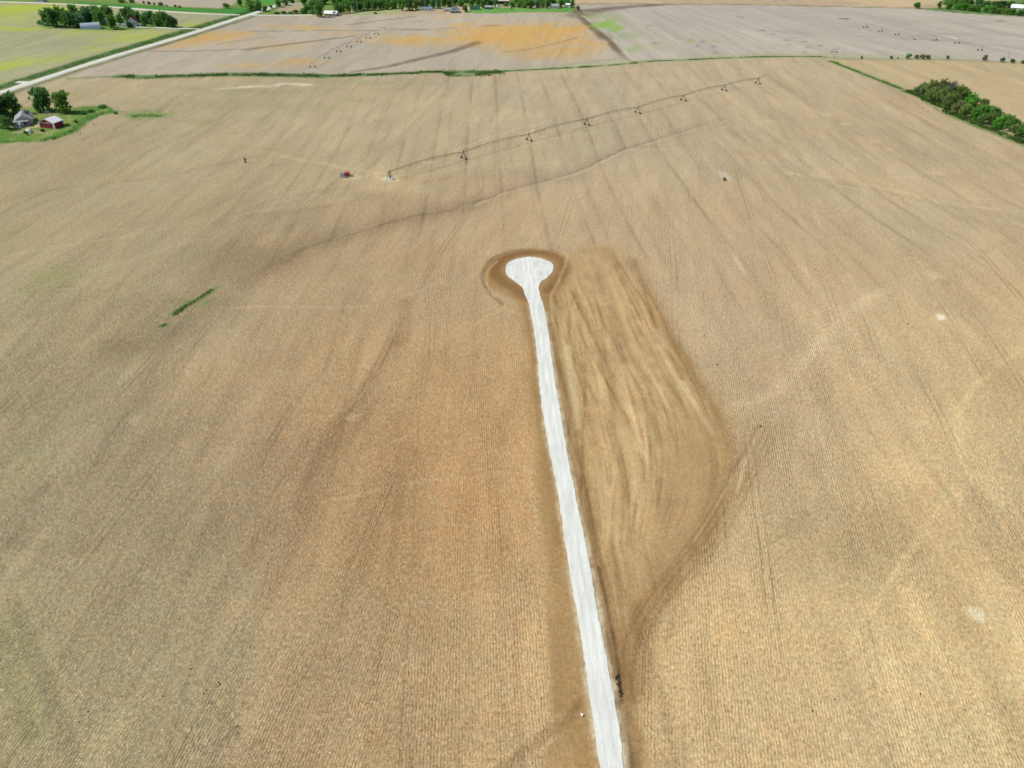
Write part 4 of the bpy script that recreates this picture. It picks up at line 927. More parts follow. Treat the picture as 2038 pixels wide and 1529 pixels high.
# tree row on the east fence
er = [(1826, 184, 14, 20, 'blue', 'bush'), (1838, 188, 24, 24, 'olive', 'round'), (1851, 193, 36, 30, 'olive', 'round'), (1866, 197, 42, 38, 'brown', 'round'), (1856, 202, 28, 28, 'olive', 'bush'), (1890, 200, 40, 36, 'grey', 'twig'), (1875, 208, 36, 34, 'olive', 'bush'), (1906, 206, 36, 34, 'olive', 'round'), (1886, 217, 30, 30, 'olive', 'bush'), (1902, 225, 27, 30, 'brown', 'bush'), (1920, 206, 26, 22, 'mid', 'round'), (1928, 217, 34, 34, 'bright', 'round'), (1917, 233, 28, 28, 'olive', 'bush'), (1950, 222, 27, 28, 'olive', 'round'), (1940, 238, 28, 30, 'bright', 'bush'),
      (1956, 230, 25, 28, 'mid', 'round'), (1955, 245, 20, 24, 'mid', 'bush'), (1968, 248, 24, 26, 'olive', 'bush'), (1979, 237, 27, 26, 'mid', 'round'), (1984, 255, 22, 26, 'bright', 'bush'), (1996, 254, 30, 30, 'mid', 'round'), (2008, 261, 30, 30, 'mid', 'bush'), (2020, 270, 24, 28, 'olive', 'bush'), (2034, 274, 32, 30, 'mid', 'bush'), (2056, 284, 32, 34, 'mid', 'bush')]
stand(er, 'in the east fence row', 'trees of the east fence row')
# scattered bushes on the north-east fence
nb = [(1715, 116.5, 6, 6, 'dark', 'bush'), (1774, 116.5, 6, 7, 'dark', 'bush'), (1787, 116, 3, 4, 'mid', 'bush'), (1808, 116.5, 10.5, 12, 'mid', 'bush'), (1823, 116.5, 9, 11, 'brown', 'twig'), (1836, 116.5, 10, 13, 'brown', 'bush'), (1845, 117, 9, 11, 'brown', 'bush'), (1886, 117.5, 8, 7, 'brown', 'bush'), (1958, 120.5, 13, 10, 'brown', 'bush'), (1993, 123, 10, 10, 'dark', 'bush'), (2015, 125, 9, 10, 'olive', 'bush'), (2034, 125.5, 7, 10, 'bright', 'bush')]
stand(nb, 'along the north-east fence line', 'bushes on the north-east fence line', None, 'bush', 'bush', 'bush')

# ------------------------------------------------------------------ ground cover too dense to count
def cover(name, mat, spots, n, hgt, label, cat, seed):
    """leafy tufts scattered along given lines (pixel polyline, width in metres)"""
    r = random.Random(seed); m = MB()
    tot = []
    for pts, wd in spots:
        w = np.array(smooth(wpoly(pts))); sl = np.hypot(*np.diff(w, axis=0).T); tot.append((w, sl, sl.sum(), wd))
    T = sum(t[2]*t[3] for t in tot)
    for w, sl, L, wd in tot:
        for _ in range(int(n*L*wd/T)):
            s = r.uniform(0, L); i = 0
            while i < len(sl)-1 and s > sl[i]: s -= sl[i]; i += 1
            d = (w[i+1]-w[i])/(sl[i]+1e-9); c = w[i]+d*min(s, sl[i]); o = r.gauss(0, 0.28)*wd
            x = c[0]+d[1]*o; y = c[1]-d[0]*o
            if vnoise(x/9.0, y/9.0, seed) < 0.22: continue
            z = float(H(x, y)); h = 0.55*hgt*r.uniform(0.3, 1.3)*(0.3+1.2*float(vnoise(x/6.0, y/6.0, seed+3))); sh = r.random()
            for q in range(4):
                a = r.uniform(0, 6.28); rr = max(h, .4)*r.uniform(0.35, 0.8); lean = r.choice((-1, 1))*r.uniform(.5, 1.6)*h/max(rr, .1)
                dx, dy = math.cos(a)*rr, math.sin(a)*rr
                m.add([(x-dx, y-dy, z), (x+dx, y+dy, z), (x+dx*.5-dy*lean, y+dy*.5+dx*lean, z+h), (x-dx*.6-dy*lean, y-dy*.6+dx*lean, z+h*.8)], [(0, 1, 2, 3)], sh)
    return tag(m.build(name, mat), label, cat, None, 'stuff')
cover('creek_grass', LEAF['grass'], [(CREEK[3:8], 8), ([(640, 151), (760, 147), (880, 142)], 8), ([(885, 147), (930, 146), (1000, 143)], 16)], 5200, 1.0, 'rank green grass along the creek across the field', 'grass', 1)
cover('fence_grass', LEAF['mid'], [(CREEK[11:16], 2.5), (CREEK[15:], 1.6), (EF[:3], 2.2)], 2600, 1.0, 'dark weedy growth along the field fence lines', 'weeds', 2)
cover('hedge_undergrowth', LEAF['grass'], [(EF[2:], 5)], 3000, 1.5, 'green undergrowth at the foot of the east tree row', 'undergrowth', 3)
cover('verge_grass', LEAF['grass'], [(LR, 9)], 3000, 0.7, 'long green grass on the verge of the county road', 'grass', 4)
cover('grass_patch', LEAF['light'], [([(345, 628), (362, 614), (385, 600), (410, 585), (425, 576)], 1.9), ([(318, 650), (332, 645)], 0.9)], 650, 0.26, 'narrow patch of bright green grass in the brown stubble', 'grass', 5)
cover('yard_weeds', LEAF['mid'], [([(228, 222), (196, 226), (176, 236), (158, 250), (140, 262), (112, 272), (84, 280)], 6), ([(0, 281), (60, 281)], 3), ([(262, 232), (290, 228), (325, 231)], 6)], 1100, 0.6, 'rough weeds along the edge of the farmyard', 'weeds', 6)

# ------------------------------------------------------------------ buildings
wmats = dict(white=plain('white_siding', (.72, .72, .70), .6, 0, .06), red=plain('red_siding', (.30, .035, .045), .65, 0, .2), darkred=plain('dark_red_siding', (.16, .03, .04), .7, 0, .2), grey=plain('grey_shingle', (.30, .31, .32), .8, 0, .14, 2), slate=plain('slate_shingle', (.12, .15, .20), .75, 0, .16, 2),
             tin=plain('white_tin', (.78, .79, .80), .4, .0, .05), silver=plain('silver_sheet', (.56, .62, .66), .35, .5, .08), tan=plain('tan_siding', (.55, .50, .42), .7, 0, .08), green=plain('green_sheet', (.03, .09, .06), .5, .1, .15), teal=plain('teal_wall', (.16, .42, .30), .6, 0, .1), bluew=plain('blue_grey_siding', (.30, .38, .46), .6, 0, .1), glass=plain('window_glass', (.03, .04, .05), .15, 0, .1), blued=plain('blue_grey_roof', (.16, .22, .30), .6, 0, .12), trim=plain('white_trim', (.80, .80, .78), .5, 0, .04), concrete=plain('concrete', (.52, .50, .42), .9, 0, .12, 3))
def house(name, label, px, py, rz, w, l, eave, rise, wall, roof, win=2, door=True, cat='house', over=0.4, chim=False, gablewin=True, group=None, corner=False, loc=None, base=0.0):
    """gable building; its gable end faces local -Y"""
    p = loc or P(px, py)
    t = thing(name, p, rz, label, cat, group)
    m = MB(); hw = w/2; hl = l/2
    vs = [(-hw, -hl, -.4), (hw, -hl, -.4), (hw, hl, -.4), (-hw, hl, -.4), (-hw, -hl, eave), (hw, -hl, eave), (hw, hl, eave), (-hw, hl, eave), (0, -hl, eave+rise), (0, hl, eave+rise)]
    m.add(vs, [(3, 2, 1, 0), (0, 1, 5, 8, 4), (2, 3, 7, 9, 6), (1, 2, 6, 5), (3, 0, 4, 7), (4, 8, 9, 7), (5, 6, 9, 8)])
    m.build('wall', wmats[wall], t)
    m = MB(); th = 0.16; s = rise/hw
    for sg in (-1, 1):
        x1 = sg*(hw+over); z1 = eave-over*s
        a = [(0, -hl-over, eave+rise+.03), (x1, -hl-over, z1+.03), (x1, hl+over, z1+.03), (0, hl+over, eave+rise+.03)]
        b = [(q[0], q[1], q[2]+th) for q in a]
        fs = [(0, 1, 2, 3), (7, 6, 5, 4), (0, 4, 5, 1), (1, 5, 6, 2), (2, 6, 7, 3), (3, 7, 4, 0)]
        m.add(a+b, fs)
    rf = m.build('roof', wmats[roof], t)
    if chim:
        c = MB(); c.box((hw*.35, hl*.4, eave+rise+.1), (.7, .7, 1.5)); c.box((hw*.35, hl*.4, eave+rise+.92), (.9, .9, .14)); c.build('chimney', wmats['darkred'], rf)
    ww_, wh = 1.1, 1.2
    for i in range(win):
        y = -hl+(i+.5)*l/win
        for sg in (-1, 1):
            f = MB(); f.box((sg*(hw+.03), y, eave*.58), (.08, ww_+.2, wh+.2)); fo = f.build('window', wmats['trim'], t)
            g = MB(); g.box((sg*(hw+.06), y, eave*.58), (.08, ww_, wh)); g.build('pane', wmats['glass'], fo)
    if gablewin:
        for x in (-w*.27, w*.27):
            f = MB(); f.box((x, -hl-.03, eave*.58), (ww_+.2, .08, wh+.2)); fo = f.build('window', wmats['trim'], t)
            g = MB(); g.box((x, -hl-.06, eave*.58), (ww_, .08, wh)); g.build('pane', wmats['glass'], fo)
    if door:
        d = MB(); d.box((0, -hl-.04, 1.05), (1.0, .1, 2.1)); do = d.build('door', wmats['slate'], t)
        hn = MB(); hn.box((.38, -hl-.12, 1.0), (.08, .08, .16)); hn.build('handle', wmats['trim'], do)
    return t
# red barn: lit gable to the camera, shaded long wall to the right
bp = P(104, 251)
barn = house('red_barn', 'small red barn with white trim, white tin roof and two red door panels', 0, 0, R(-13), 10.0, 7.6, 3.1, 2.1, 'red', 'tin', 0, False, 'barn', .45, gablewin=False, loc=bp)
for sx in (-1, 1):
    for sy in (-1, 1):
        c = MB(); c.box((sx*5.02, sy*3.82, 1.4), (.75, .75, 3.3)); c.build('corner_trim', wmats['trim'], barn)
c = MB(); c.box((0, -3.86, 3.05), (9.2, .14, .32)); c.build('fascia', wmats['trim'], barn)
for x in (-1.75, 1.75):
    d = MB(); d.box((x, -3.85, 1.35), (3.3, .12, 2.7))
    for q in range(1, 4): d.box((x-1.65+q*.82, -3.92, 1.35), (.1, .06, 2.6))
    d.build('door', wmats['red'], barn)
for y in ():
    f = MB(); f.box((4.44, y, 1.7), (.1, 1.1, 1.1)); fo = f.build('window', wmats['trim'], barn); g = MB(); g.box((4.48, y, 1.7), (.1, .85, .85)); g.build('pane', wmats['glass'], fo)
# farmhouse with a long grey roof
fh = house('farmhouse', 'grey-roofed farmhouse with a porch beside the tallest dark tree', 50, 242, R(28), 9, 14, 2.6, 2.8, 'tan', 'grey', 3, True, 'house', .6, True)
d = MB(); d.box((-1.2, -9.6, .35), (8, 4.0, .7)); d.box((-1.2, -9.6, 2.75), (8, 4.2, .16)); d.build('porch', wmats['grey'], fh)
d = MB()
for x in (-5, -1.2, 2.6): d.box((x, -11.4, 1.7), (.18, .18, 2.0))
d.build('porch_post', wmats['trim'], fh)
d = MB(); d.box((2.6, 2, 5.2), (2.4, 2.2, 1.6)); d.build('dormer', wmats['slate'], fh)
wp = P(36, 252)
house('garden_shed', 'low white shed in front of the farmhouse beside the small dark tree', 0, 0, R(78), 3.0, 6.0, 1.9, .8, 'white', 'grey', 2, True, 'shed', .25, gablewin=False, loc=wp)
# far farmstead buildings
p = P(181, 56)
q = thing('quonset_shed', p, R(-62), 'silver round-roofed metal shed in front of the far farmstead trees', 'shed')
m = MB(); n = 14; prof = [(5.6*math.cos(math.pi*i/n), 5.4*math.sin(math.pi*i/n)) for i in range(n+1)]
m.add([(x, -9, z) for x, z in prof]+[(x, 9, z) for x, z in prof], [(i, i+1, n+2+i, n+1+i) for i in range(n)])
m.build('roof', wmats['silver'], q)
for y in (-8.9, 8.9):
    m = MB(); m.add([(x*.985, y, z*.985) for x, z in prof], [tuple(range(n+1))]); m.build('end_wall', wmats['slate'], q)
m = MB(); m.box((0, -9.02, 1.9), (4.4, .14, 3.8)); m.build('door', wmats['grey'], q)
m = MB(); m.box((0, 9.02, 1.9), (4.4, .14, 3.8)); m.build('door', wmats['grey'], q)
house('farm_building', 'white gable-roofed building at the left of the far farmyard', 206, 47, R(25), 7, 10, 4, 3.6, 'white', 'tin', 2, True, 'building', .3)
house('low_shed', 'long pale low shed in the middle of the far farmyard', 249, 52, R(70), 7, 14, 2.6, 1.6, 'tan', 'tin', 2, True, 'shed', .3, gablewin=False)
house('white_farmhouse', 'white farmhouse with dark red roof between the far farmstead trees', 266, 51, R(18), 8, 11, 5.2, 3.6, 'white', 'darkred', 3, True, 'house', .4, True)
house('small_shed', 'small white shed at the right of the far farmyard', 284, 52, R(10), 4.5, 5, 2.4, 1.2, 'white', 'grey', 1, True, 'shed', .25, gablewin=False)
house('roadside_house', 'white house at the very top left beyond the crossroad', 82, 2.5, R(80), 8, 12, 3, 2, 'white', 'tin', 3, True, 'house', .4)
# buildings in the long treeline
house('ranch_house', 'long low white-roofed house at the left end of the treeline', 660, 30, R(80), 9, 15, 2.8, 2.2, 'tan', 'tin', 3, True, 'house', .9)
house('gable_house', 'house with a white-edged gable facing the stubble field', 905, 24, 0, 10, 10, 3.2, 3.6, 'bluew', 'slate', 2, True, 'house', .5)
gh = bpy.data.objects['gable_house']
for sg in (-1, 1):
    m = MB(); L_ = math.hypot(5.5, 3.96); m.box((sg*2.76, -5.62, 3.2+1.85), (L_, .2, .55), Euler((0, sg*math.atan2(3.96, 5.5), 0))); m.build('gable_trim', wmats['trim'], gh)
m = MB(); m.box((0, -5.7, 2.95), (10.6, 1.2, .5)); m.build('porch_roof', wmats['trim'], gh)
house('grey_shed', 'pale grey shed just left of the gable house', 890, 22, R(85), 5, 7, 2.4, 1.6, 'tan', 'grey', 1, True, 'shed', .3, gablewin=False)
house('blue_shed', 'long blue-grey roofed shed under the treeline left of the gable house', 850, 20, R(88), 6, 13, 2.2, 1.6, 'white', 'blued', 3, False, 'shed', .4, gablewin=False)
house('green_shed', 'dark green roofed shed with bright green wall on the lawn', 945, 18.5, R(88), 6.5, 11.5, 2.2, 2.0, 'teal', 'green', 0, False, 'shed', .35, gablewin=False)
house('brown_cabin', 'dark cabin at the lawn edge right of the green shed', 972, 17, R(85), 5, 8, 2.2, 1.5, 'slate', 'grey', 1, True, 'cabin', .3)
house('tan_barn', 'pale tan roofed barn half hidden behind the treeline', 1003, 6.5, R(85), 8, 14, 3.5, 2.5, 'darkred', 'tan', 0, False, 'barn', .4, gablewin=False)
house('lawn_house', 'white house with grey roof near the right end of the treeline', 1103, 15.5, R(82), 7, 11, 2.6, 1.9, 'white', 'grey', 3, True, 'house', .4)
house('white_shed', 'small white shed at the right end of the treeline', 1131, 13, R(75), 4, 6, 2.4, 1.4, 'white', 'tin', 1, True, 'shed', .3, gablewin=False)
house('wood_house', 'white-roofed house among the north-east wood trees', 2022, 22, R(55), 9, 13, 4.5, 3, 'white', 'tin', 2, True, 'house', .4)
p = P(990, 17)
q = thing('feed_bin', p, 0, 'slim white feed bin on the lawn below the treeline', 'bin')
m = MB(); m.lathe([(.2, .8), (1.1, 1.8), (1.1, 4.0), (.25, 4.9)], 14); m.build('hopper', wmats['trim'], q)
for a in range(4):
    m = MB(); x, y = 1.0*math.cos(a*1.571+.78), 1.0*math.sin(a*1.571+.78); m.box((x, y, .9), (.12, .12, 1.9)); m.build('leg', wmats['grey'], q)
p = P(898, 24.5)
m = MB(); m.box((0, 0, .55), (1.6, .5, 1.1)); m.box((0, 0, 1.16), (1.8, .6, .12)); o = m.build('utility_box', wmats['tin'], None, loc=p); tag(o, 'small white utility box on the field edge left of the gable house', 'box')

# ------------------------------------------------------------------ small farmyard things
dk = plain('dark_metal', (.035, .034, .033), .6, .3, .3); rubber = plain('rubber', (.022, .021, .02), .85, 0, .3); galv = plain('galvanised', (.50, .50, .48), .45, .5, .12); rust = plain('rusty_pipe', (.17, .12, .08), .8, .1, .3, 1)
p = P(85, 261)
t = thing('garden_tractor', p, R(60), 'small dark tractor parked on the grass before the red barn', 'tractor')
m = MB(); m.box((0, .55, .85), (.7, 1.3, .6), None, .9); m.box((0, -.5, .75), (.9, .9, .3)); m.build('body', dk, t)
m = MB(); m.box((0, -.75, 1.1), (.55, .5, .12)); m.box((0, -1.0, 1.4), (.55, .12, .55)); m.build('seat', dk, t)
for sx in (-1, 1):
    m = MB(); m.wheel((sx*.62, -.6, .62), .62, .36, (1, 0, 0)); m.build('wheel', rubber, t)
    m = MB(); m.wheel((sx*.5, 1.0, .38), .38, .22, (1, 0, 0)); m.build('wheel', rubber, t)
m = MB(); m.tube([(0, .05, 1.1), (0, -.25, 1.45)], .04); m.lathe([(.2, 1.45), (.22, 1.48), (.2, 1.5)], 12, (0, -.25, 0)); m.build('steering_wheel', dk, t)
tarp = plain('pale_tarp', (.62, .62, .56), .7, 0, .12)
def lump(name, p, sx, sy, sz, mat, seed, rz=0, amp=.25, sub=3, sink=.25):
    bm = bmesh.new(); bmesh.ops.create_icosphere(bm, subdivisions=sub, radius=1.0); r = random.Random(seed); o = [r.uniform(0, 50) for _ in range(3)]
    from mathutils import noise as mn
    for v in bm.verts:
        d = 1+amp*mn.noise(v.co*1.6+Vector(o))+amp*.5*mn.noise(v.co*4+Vector(o)); v.co = Vector((v.co.x*sx*d, v.co.y*sy*d, v.co.z*sz*d))
        if v.co.z < -sink*sz: v.co.z = -sink*sz
    me = bpy.data.meshes.new(name); bm.to_mesh(me); bm.free(); me.materials.append(mat)
    return link(name, me, None, p, (0, 0, rz))
tag(lump('tarp_mound', P(58, 263.5), 2.2, 2.0, 2.0, tarp, 3), 'pale tarp-covered mound in the yard left of the tractor', 'mound')
wood_m = plain('weathered_wood', (.52, .47, .36), .9, 0, .25, 3)
p = P(36, 265.5)
m = MB(); r = random.Random(8)
for i in range(26):
    a = r.uniform(-.5, .5); x = r.uniform(-2.6, 2.6); y = r.uniform(-1.2, 1.2); z = .12+.75*max(0, 1-abs(x)/2.8)*r.random(); L_ = r.uniform(1.2, 2.6)
    m.tube([(x-L_*.5*math.cos(a), y-L_*.5*math.sin(a), z), (x+L_*.5*math.cos(a), y+L_*.5*math.sin(a), z+r.uniform(-.1, .25))], r.uniform(.06, .13), 6)
tag(m.build('board_pile', wood_m, None, loc=p), 'heap of pale weathered boards on the grass below the farmhouse', 'wood pile')
p = P(102, 233.5)
t = thing('feeder_stand', p, 0, 'yellow-topped stand on a post behind the red barn', 'stand')
m = MB(); m.box((0, 0, .9), (.14, .14, 1.9)); m.build('post', wood_m, t)
m = MB(); m.box((0, 0, 1.95), (1.5, 1.0, .35), None, .8); m.build('top', plain('yellow_paint', (.72, .62, .18), .6), t)
p = P(94, 223.5)
m = MB(); m.box((0, 0, .55), (2.6, .1, 1.0)); m.box((-1.25, 0, .6), (.14, .14, 1.3)); m.box((1.25, 0, .6), (.14, .14, 1.3)); tag(m.build('garden_fence', wmats['trim'], None, loc=p), 'short white fence panel under the dark barn tree', 'fence')

# ------------------------------------------------------------------ centre-pivot irrigators
def pivot(name, label, center, towers, endpx, mat, tmat, hp=3.9, group=None, wheel_r=.62, droph=True, pr=.12):
    c = P(*center); pts = [c]+[P(*q) for q in towers]
    root = thing(name, c, 0, label, 'irrigation machine', group)
    loc = [q-c for q in pts]
    if endpx:
        e_ = P(*endpx)-c
    else:
        d = (loc[-1]-loc[-2]).normalized(); e_ = loc[-1]+d*8
    # pivot tower
    m = MB()
    for sx in (-1, 1):
        for sy in (-1, 1): m.tube([(sx*1.5, sy*1.5, 0.15), (sx*.35, sy*.35, hp+.2)], .07, 5)
    for z in (1.2, 2.4):
        k_ = 1.5-1.15*z/(hp+.2); 
        for a, b in (((-k_, -k_), (k_, -k_)), ((k_, -k_), (k_, k_)), ((k_, k_), (-k_, k_)), ((-k_, k_), (-k_, -k_))): m.tube([(*a, z), (*b, z)], .04, 4)
    m.tube([(0, 0, 0), (0, 0, hp+.35)], .14, 8); m.box((.45, -.6, 1.5), (.5, .3, .8))
    m.build('pivot_tower', tmat, root)
    m = MB(); m.box((0, 0, .05), (4.2, 4.2, .3)); m.build('concrete_pad', wmats['concrete'], root)
    def span(a, b, bow):
        """water pipe bowed up between towers with its truss below"""
        n = 12; d = b-a; L_ = d.length; top = []; sd_ = Vector((d.y, -d.x, 0)).normalized()
        for i in range(n+1):
            t = i/n; q = a+d*t; q.z += hp+bow*4*t*(1-t); top.append(q)
        m = MB(); m.tube(top, pr, 6)
        bot = [top[i]-Vector((0, 0, 1.15*(4*(i/n)*(1-i/n))**.6)) for i in range(n+1)]
        for sg in (-1, 1):
            lo = [bot[i]+sd_*sg*.55*(4*(i/n)*(1-i/n))**.5 for i in range(n+1)]
            m.tube(lo, .03, 4)
            for i in range(1, n):
                m.tube([top[i], lo[i]], .025, 4)
                if i < n-1: m.tube([top[i], lo[i+1]], .02, 4)
        sp = m.build('span', mat, root)
        if droph:
            m = MB()
            for i in range(1, n, 2):
                q = top[i]; m.tube([q+sd_*.2+Vector((0, 0, .25)), q+sd_*.35+Vector((0, 0, .2)), q+sd_*.35-Vector((0, 0, 2.1))], .03, 4)
            m.build('drop_hose', mat, sp)
    for i in range(len(loc)-1): span(loc[i], loc[i+1], 1.25)
    d = (loc[-1]-loc[-2]).normalized(); a = loc[-1]+Vector((0, 0, hp)); b = Vector((e_.x, e_.y, e_.z+hp+.5))
    m = MB(); m.tube([a, (a+b)/2+Vector((0, 0, .2)), b], pr*.8, 6); m.tube([a+Vector((0, 0, 1.6)), b], .03, 4); m.tube([a, a+Vector((0, 0, 1.6))], .05, 4); m.build('overhang', mat, root)
    for i, q in enumerate(loc[1:]):
        d = (q-loc[i]).normalized(); sd_ = Vector((d.y, -d.x, 0)).normalized()
        m = MB(); h = Vector((0, 0, hp)); g0 = q+Vector((0, 0, .75))
        for sg in (-1, 1):
            m.tube([g0+sd_*sg*2.0, q+h+d*.3], .09, 5); m.tube([g0+sd_*sg*2.0, q+h-d*.3], .07, 5)
        m.tube([g0-sd_*2.1, g0+sd_*2.1], .1, 5); m.tube([q+Vector((0, 0, 2.2))-sd_*1.1, q+Vector((0, 0, 2.2))+sd_*1.1], .05, 4)
        m.box(q+h+Vector((0, 0, .35)), (.45, .45, .6))
        tw = m.build('drive_tower', tmat, root)
        for sg in (-1, 1):
            w = MB(); w.wheel(q+sd_*sg*2.05+Vector((0, 0, wheel_r)), wheel_r, .42, d, 14); w.tube([q+sd_*sg*2.05+Vector((0, 0, wheel_r))-d*.2, q+sd_*sg*2.05+Vector((0, 0, wheel_r))+d*.2], .3, 8)
            w.build('wheel', rubber, tw)
    return root
pivot('pivot_irrigator', 'long centre-pivot irrigator with rusty bowed pipe across the big stubble field', (776, 356), [(923, 316), (1053, 280), (1168, 249), (1269, 225), (1360, 200.5), (1441, 180), (1508, 166)], (1523, 161.5), rust, dk)
pivot('pivot_irrigator', 'pale centre-pivot irrigator in the orange-streaked field beyond the creek', (766, 61.5), [(749.5, 68), (732.8, 76), (714.5, 84), (695, 93.2), (674.3, 103), (650.7, 116), (622.5, 134)], None, galv, galv, 3.9, None, .66, False, .09)
pivot('pivot_irrigator', 'pale centre-pivot irrigator in the grey field at the upper right', (2004, 115), [(1950, 100.3), (1904, 86.2), (1861, 80), (1820, 78.5), (1785, 69.5), (1752, 62.3), (1722, 54.5)], None, galv, galv, 3.9, None, .66, False, .10)
# parked field machine
p = P(1661, 104.5)
t = thing('hay_rake', p, R(-20), 'grey folded field implement with a slanting boom near the fence corner', 'farm implement')
m = MB(); m.tube([(-3, 0, 1.0), (3, 0, 1.0)], .16); m.tube([(-2.5, .5, 2.6), (2.0, .2, 3.2)], .14); m.tube([(-2.5, .5, 2.6), (-2.5, 0, .9)], .1); m.tube([(1.2, .2, 3.1), (1.4, 0, .9)], .1); m.build('frame', dk, t)
m = MB(); m.tube([(1.8, .2, 3.1), (5.0, 0, 2.3), (9, -.5, .6)], .14); m.build('boom', galv, t)
for x in (-2.6, 1.4):
    m = MB(); m.wheel((x, -.2, .6), .6, .35, (0, 1, 0)); m.build('wheel', rubber, t)
p = P(1652, 117.5)
t = thing('field_gate', p, R(-4), 'white metal pipe gate at the fence corner', 'gate')
m = MB()
for z in (.3, .65, 1.0, 1.35): m.tube([(-2.3, 0, z), (2.3, 0, z)], .06, 6)
m.tube([(-2.3, 0, .3), (2.3, 0, 1.35)], .05, 6); m.build('rails', wmats['trim'], t)
for x in (-2.4, 2.4):
    m = MB(); m.box((x, 0, .85), (.2, .2, 2.0)); m.build('post', wmats['trim'], t)
m = MB(); m.tube([(0, 0, -.2), (0, 0, 2.6)], [.2, .16], 8); tag(m.build('fence_post', dk, None, loc=P(1659, 116.5)), 'dark wooden post right of the white gate', 'post')

# ------------------------------------------------------------------ well, pump and tank by the pivot
p = P(684, 353)
t = thing('irrigation_pump', p, R(5), 'pale blue-grey irrigation pump engine left of the red fuel tank', 'pump')
m = MB(); m.box((0, 0, .35), (2.6, 1.8, .5)); m.build('base', wmats['concrete'], t)
m = MB(); m.box((-.2, 0, 1.4), (1.7, 1.1, 1.5), None, .92); m.box((-.2, 0, 2.25), (1.2, .8, .25)); m.build('engine', plain('pale_teal_paint', (.36, .50, .50), .5, .2), t)
m = MB(); m.box((.75, 0, 1.4), (.14, 1.3, 1.6)); m.build('radiator', dk, t)
m = MB(); m.tube([(-.5, .2, 2.2), (-.5, .2, 3.0), (-.7, .2, 3.2)], .09, 8); m.build('exhaust', dk, t)
m = MB(); m.lathe([(.45, .3), (.45, 1.2), (.3, 1.4), (.3, 2.0), (.5, 2.1), (.5, 2.5)], 12, (-1.5, -.2, 0)); m.build('pump_head', galv, t)
p = P(692, 350.5)
t = thing('fuel_tank', p, R(4), 'red fuel tank on a low dark trailer beside the pump', 'tank')
m = MB(); n = 16
m.tube([(-1.15, 0, 1.55), (-1.1, 0, 1.55), (1.1, 0, 1.55), (1.15, 0, 1.55)], [.6, .8, .8, .6], n); m.build('tank', plain('red_paint', (.52, .05, .04), .5, 0, .15), t)
m = MB(); m.box((.2, 0, .68), (3.4, 1.4, .16)); m.box((-.7, 0, .78), (.2, 1.3, .3)); m.box((.7, 0, .78), (.2, 1.3, .3)); m.tube([(1.8, .4, .62), (3.4, 0, .55)], .09); m.tube([(1.8, -.4, .62), (3.4, 0, .55)], .09); m.build('trailer', dk, t)
for sy in (-1, 1):
    m = MB(); m.wheel((0, sy*.8, .36), .36, .22, (0, 1, 0)); m.build('wheel', rubber, t)
p = P(488.5, 323)
t = thing('riser_pipe', p, 0, 'short black upright riser pipe alone in the stubble left of the pump', 'pipe')
m = MB(); m.lathe([(.5, -.1), (.5, .25), (.34, .35), (.32, 2.2), (.45, 2.25), (.45, 2.45), (.1, 2.5)], 14); m.build('pipe', dk, t)
m = MB(); m.tube([(.3, 0, 1.6), (.75, 0, 1.6)], .12, 8); m.box((.8, 0, 1.6), (.1, .45, .45)); m.build('valve', dk, t)
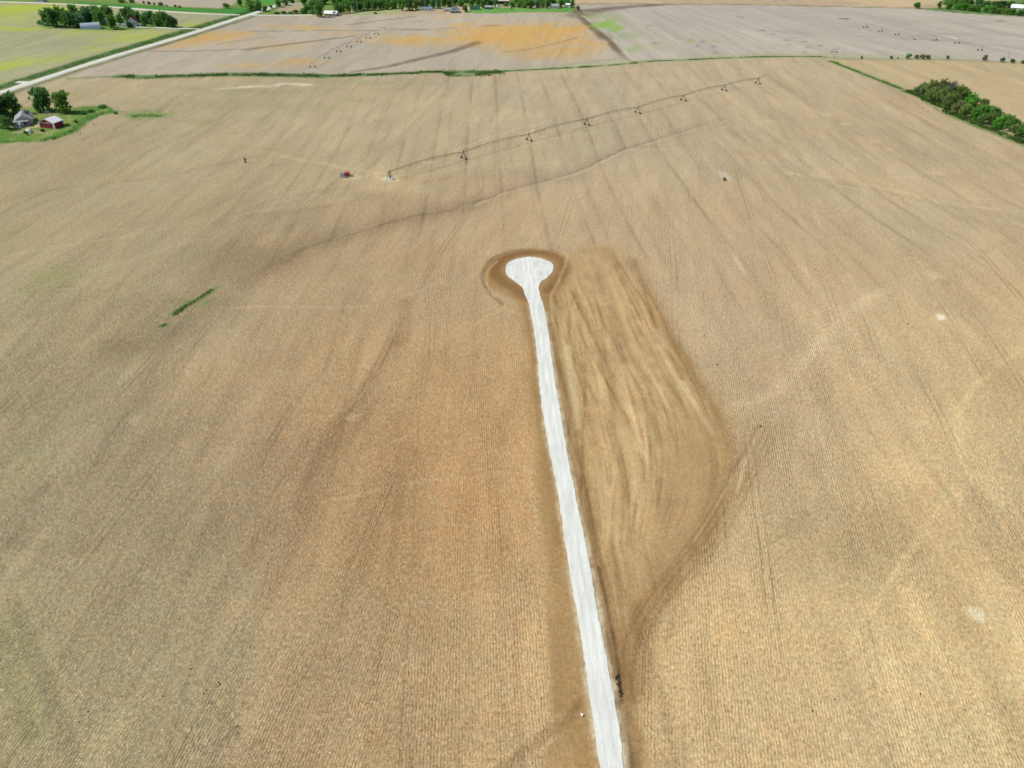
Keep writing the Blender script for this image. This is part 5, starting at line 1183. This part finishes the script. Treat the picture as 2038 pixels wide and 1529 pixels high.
# thrown-up rocks and scraps beside the road
rockm = plain('dark_rock', (.038, .033, .028), .95, 0, .4, 3)
r = random.Random(5)
for i in range(20):
    t_ = i/19; x = 1226+13*t_+r.uniform(-4.5, 4.5); y = 1346+39*t_+r.uniform(-4, 4); s = r.uniform(.12, .26)
    tag(lump('rock', P(x, y)+Vector((0, 0, .08)), s, s*r.uniform(.7, 1.1), s*.8, rockm, i, r.uniform(0, 6), .4, 2, .6), 'black rock or clod in the pile beside the white gravel road', 'rock', 'black rocks piled beside the gravel road')
p = P(1158.5, 1424.5)
t = thing('pipe_offcut', p, R(-50), 'short white pipe offcut lying in the dirt left of the road', 'pipe')
m = MB(); m.tube([(-.26, 0, .2), (.26, 0, .2)], .18, 14, False); m.build('pipe', wmats['trim'], t)
m = MB(); m.tube([(-.265, 0, .2), (.265, 0, .2)], .155, 14); m.build('dark_bore_plug', rubber, t)  # solid dark plug, its colour stands in for the shade inside the pipe
# clods and dead weeds in the stubble
clod = plain('dark_clod', (.045, .040, .026), 1.0, 0, .4, 4)
CL = [(1427, 726), (1813, 498), (1560, 709), (1567, 920), (1593, 952), (1436, 1204), (1617, 1416), (1661, 1393), (1832, 1382), (1920, 1415), (1412, 920), (1421, 953), (1402, 668), (1806, 645), (2000, 508), (1555, 602)]
CLl = [(100, 1221), (105, 1313), (533, 1122), (505, 1189), (510, 1185), (537, 1173), (379, 1332), (435, 1359), (433, 1368), (242, 1387), (324, 1387), (176, 1418), (158, 1438), (472, 1447), (224, 1493), (457, 1522), (405, 1382), (592, 1042), (410, 1374), (437, 1363), (1158, 1180), (1060, 955)]
CLf = [(160, 266), (228, 257), (262, 266), (186, 246), (747, 239), (928, 322), (1016, 322), (190, 250), (167, 276), (1580, 349), (1300, 312), (1838, 215), (1906, 240), (1847, 222)]
for lst, lb, gr in ((CL, 'small dark clod or dead weed in the stubble right of the road', 'dark clods right of the road'), (CLl, 'small dark clod or dead weed in the stubble left of the road', 'dark clods left of the road'), (CLf, 'small dark clod or dead weed far up the stubble', 'dark clods in the far stubble')):
    for i, (x, y) in enumerate(lst):
        p = P(x, y); s, _ = scale_at(p); w = max(1.05/s, .13)*r.uniform(.8, 1.35)
        tag(lump('weed_clump', p, w*1.4, w, w*.8, clod, i+int(x), r.uniform(0, 6), .5, 2, .3), lb, 'weed', gr)
tree(1513, 850, 3.5, 5, 'olive', 'small dry weed bush at the top of the haul track', None, 'bush', 'bush', 'bush')
tree(1442, 359, 6, 8, 'olive', 'small dull green weed bush on the pale bare spot', None, 'bush', 'bush', 'bush')
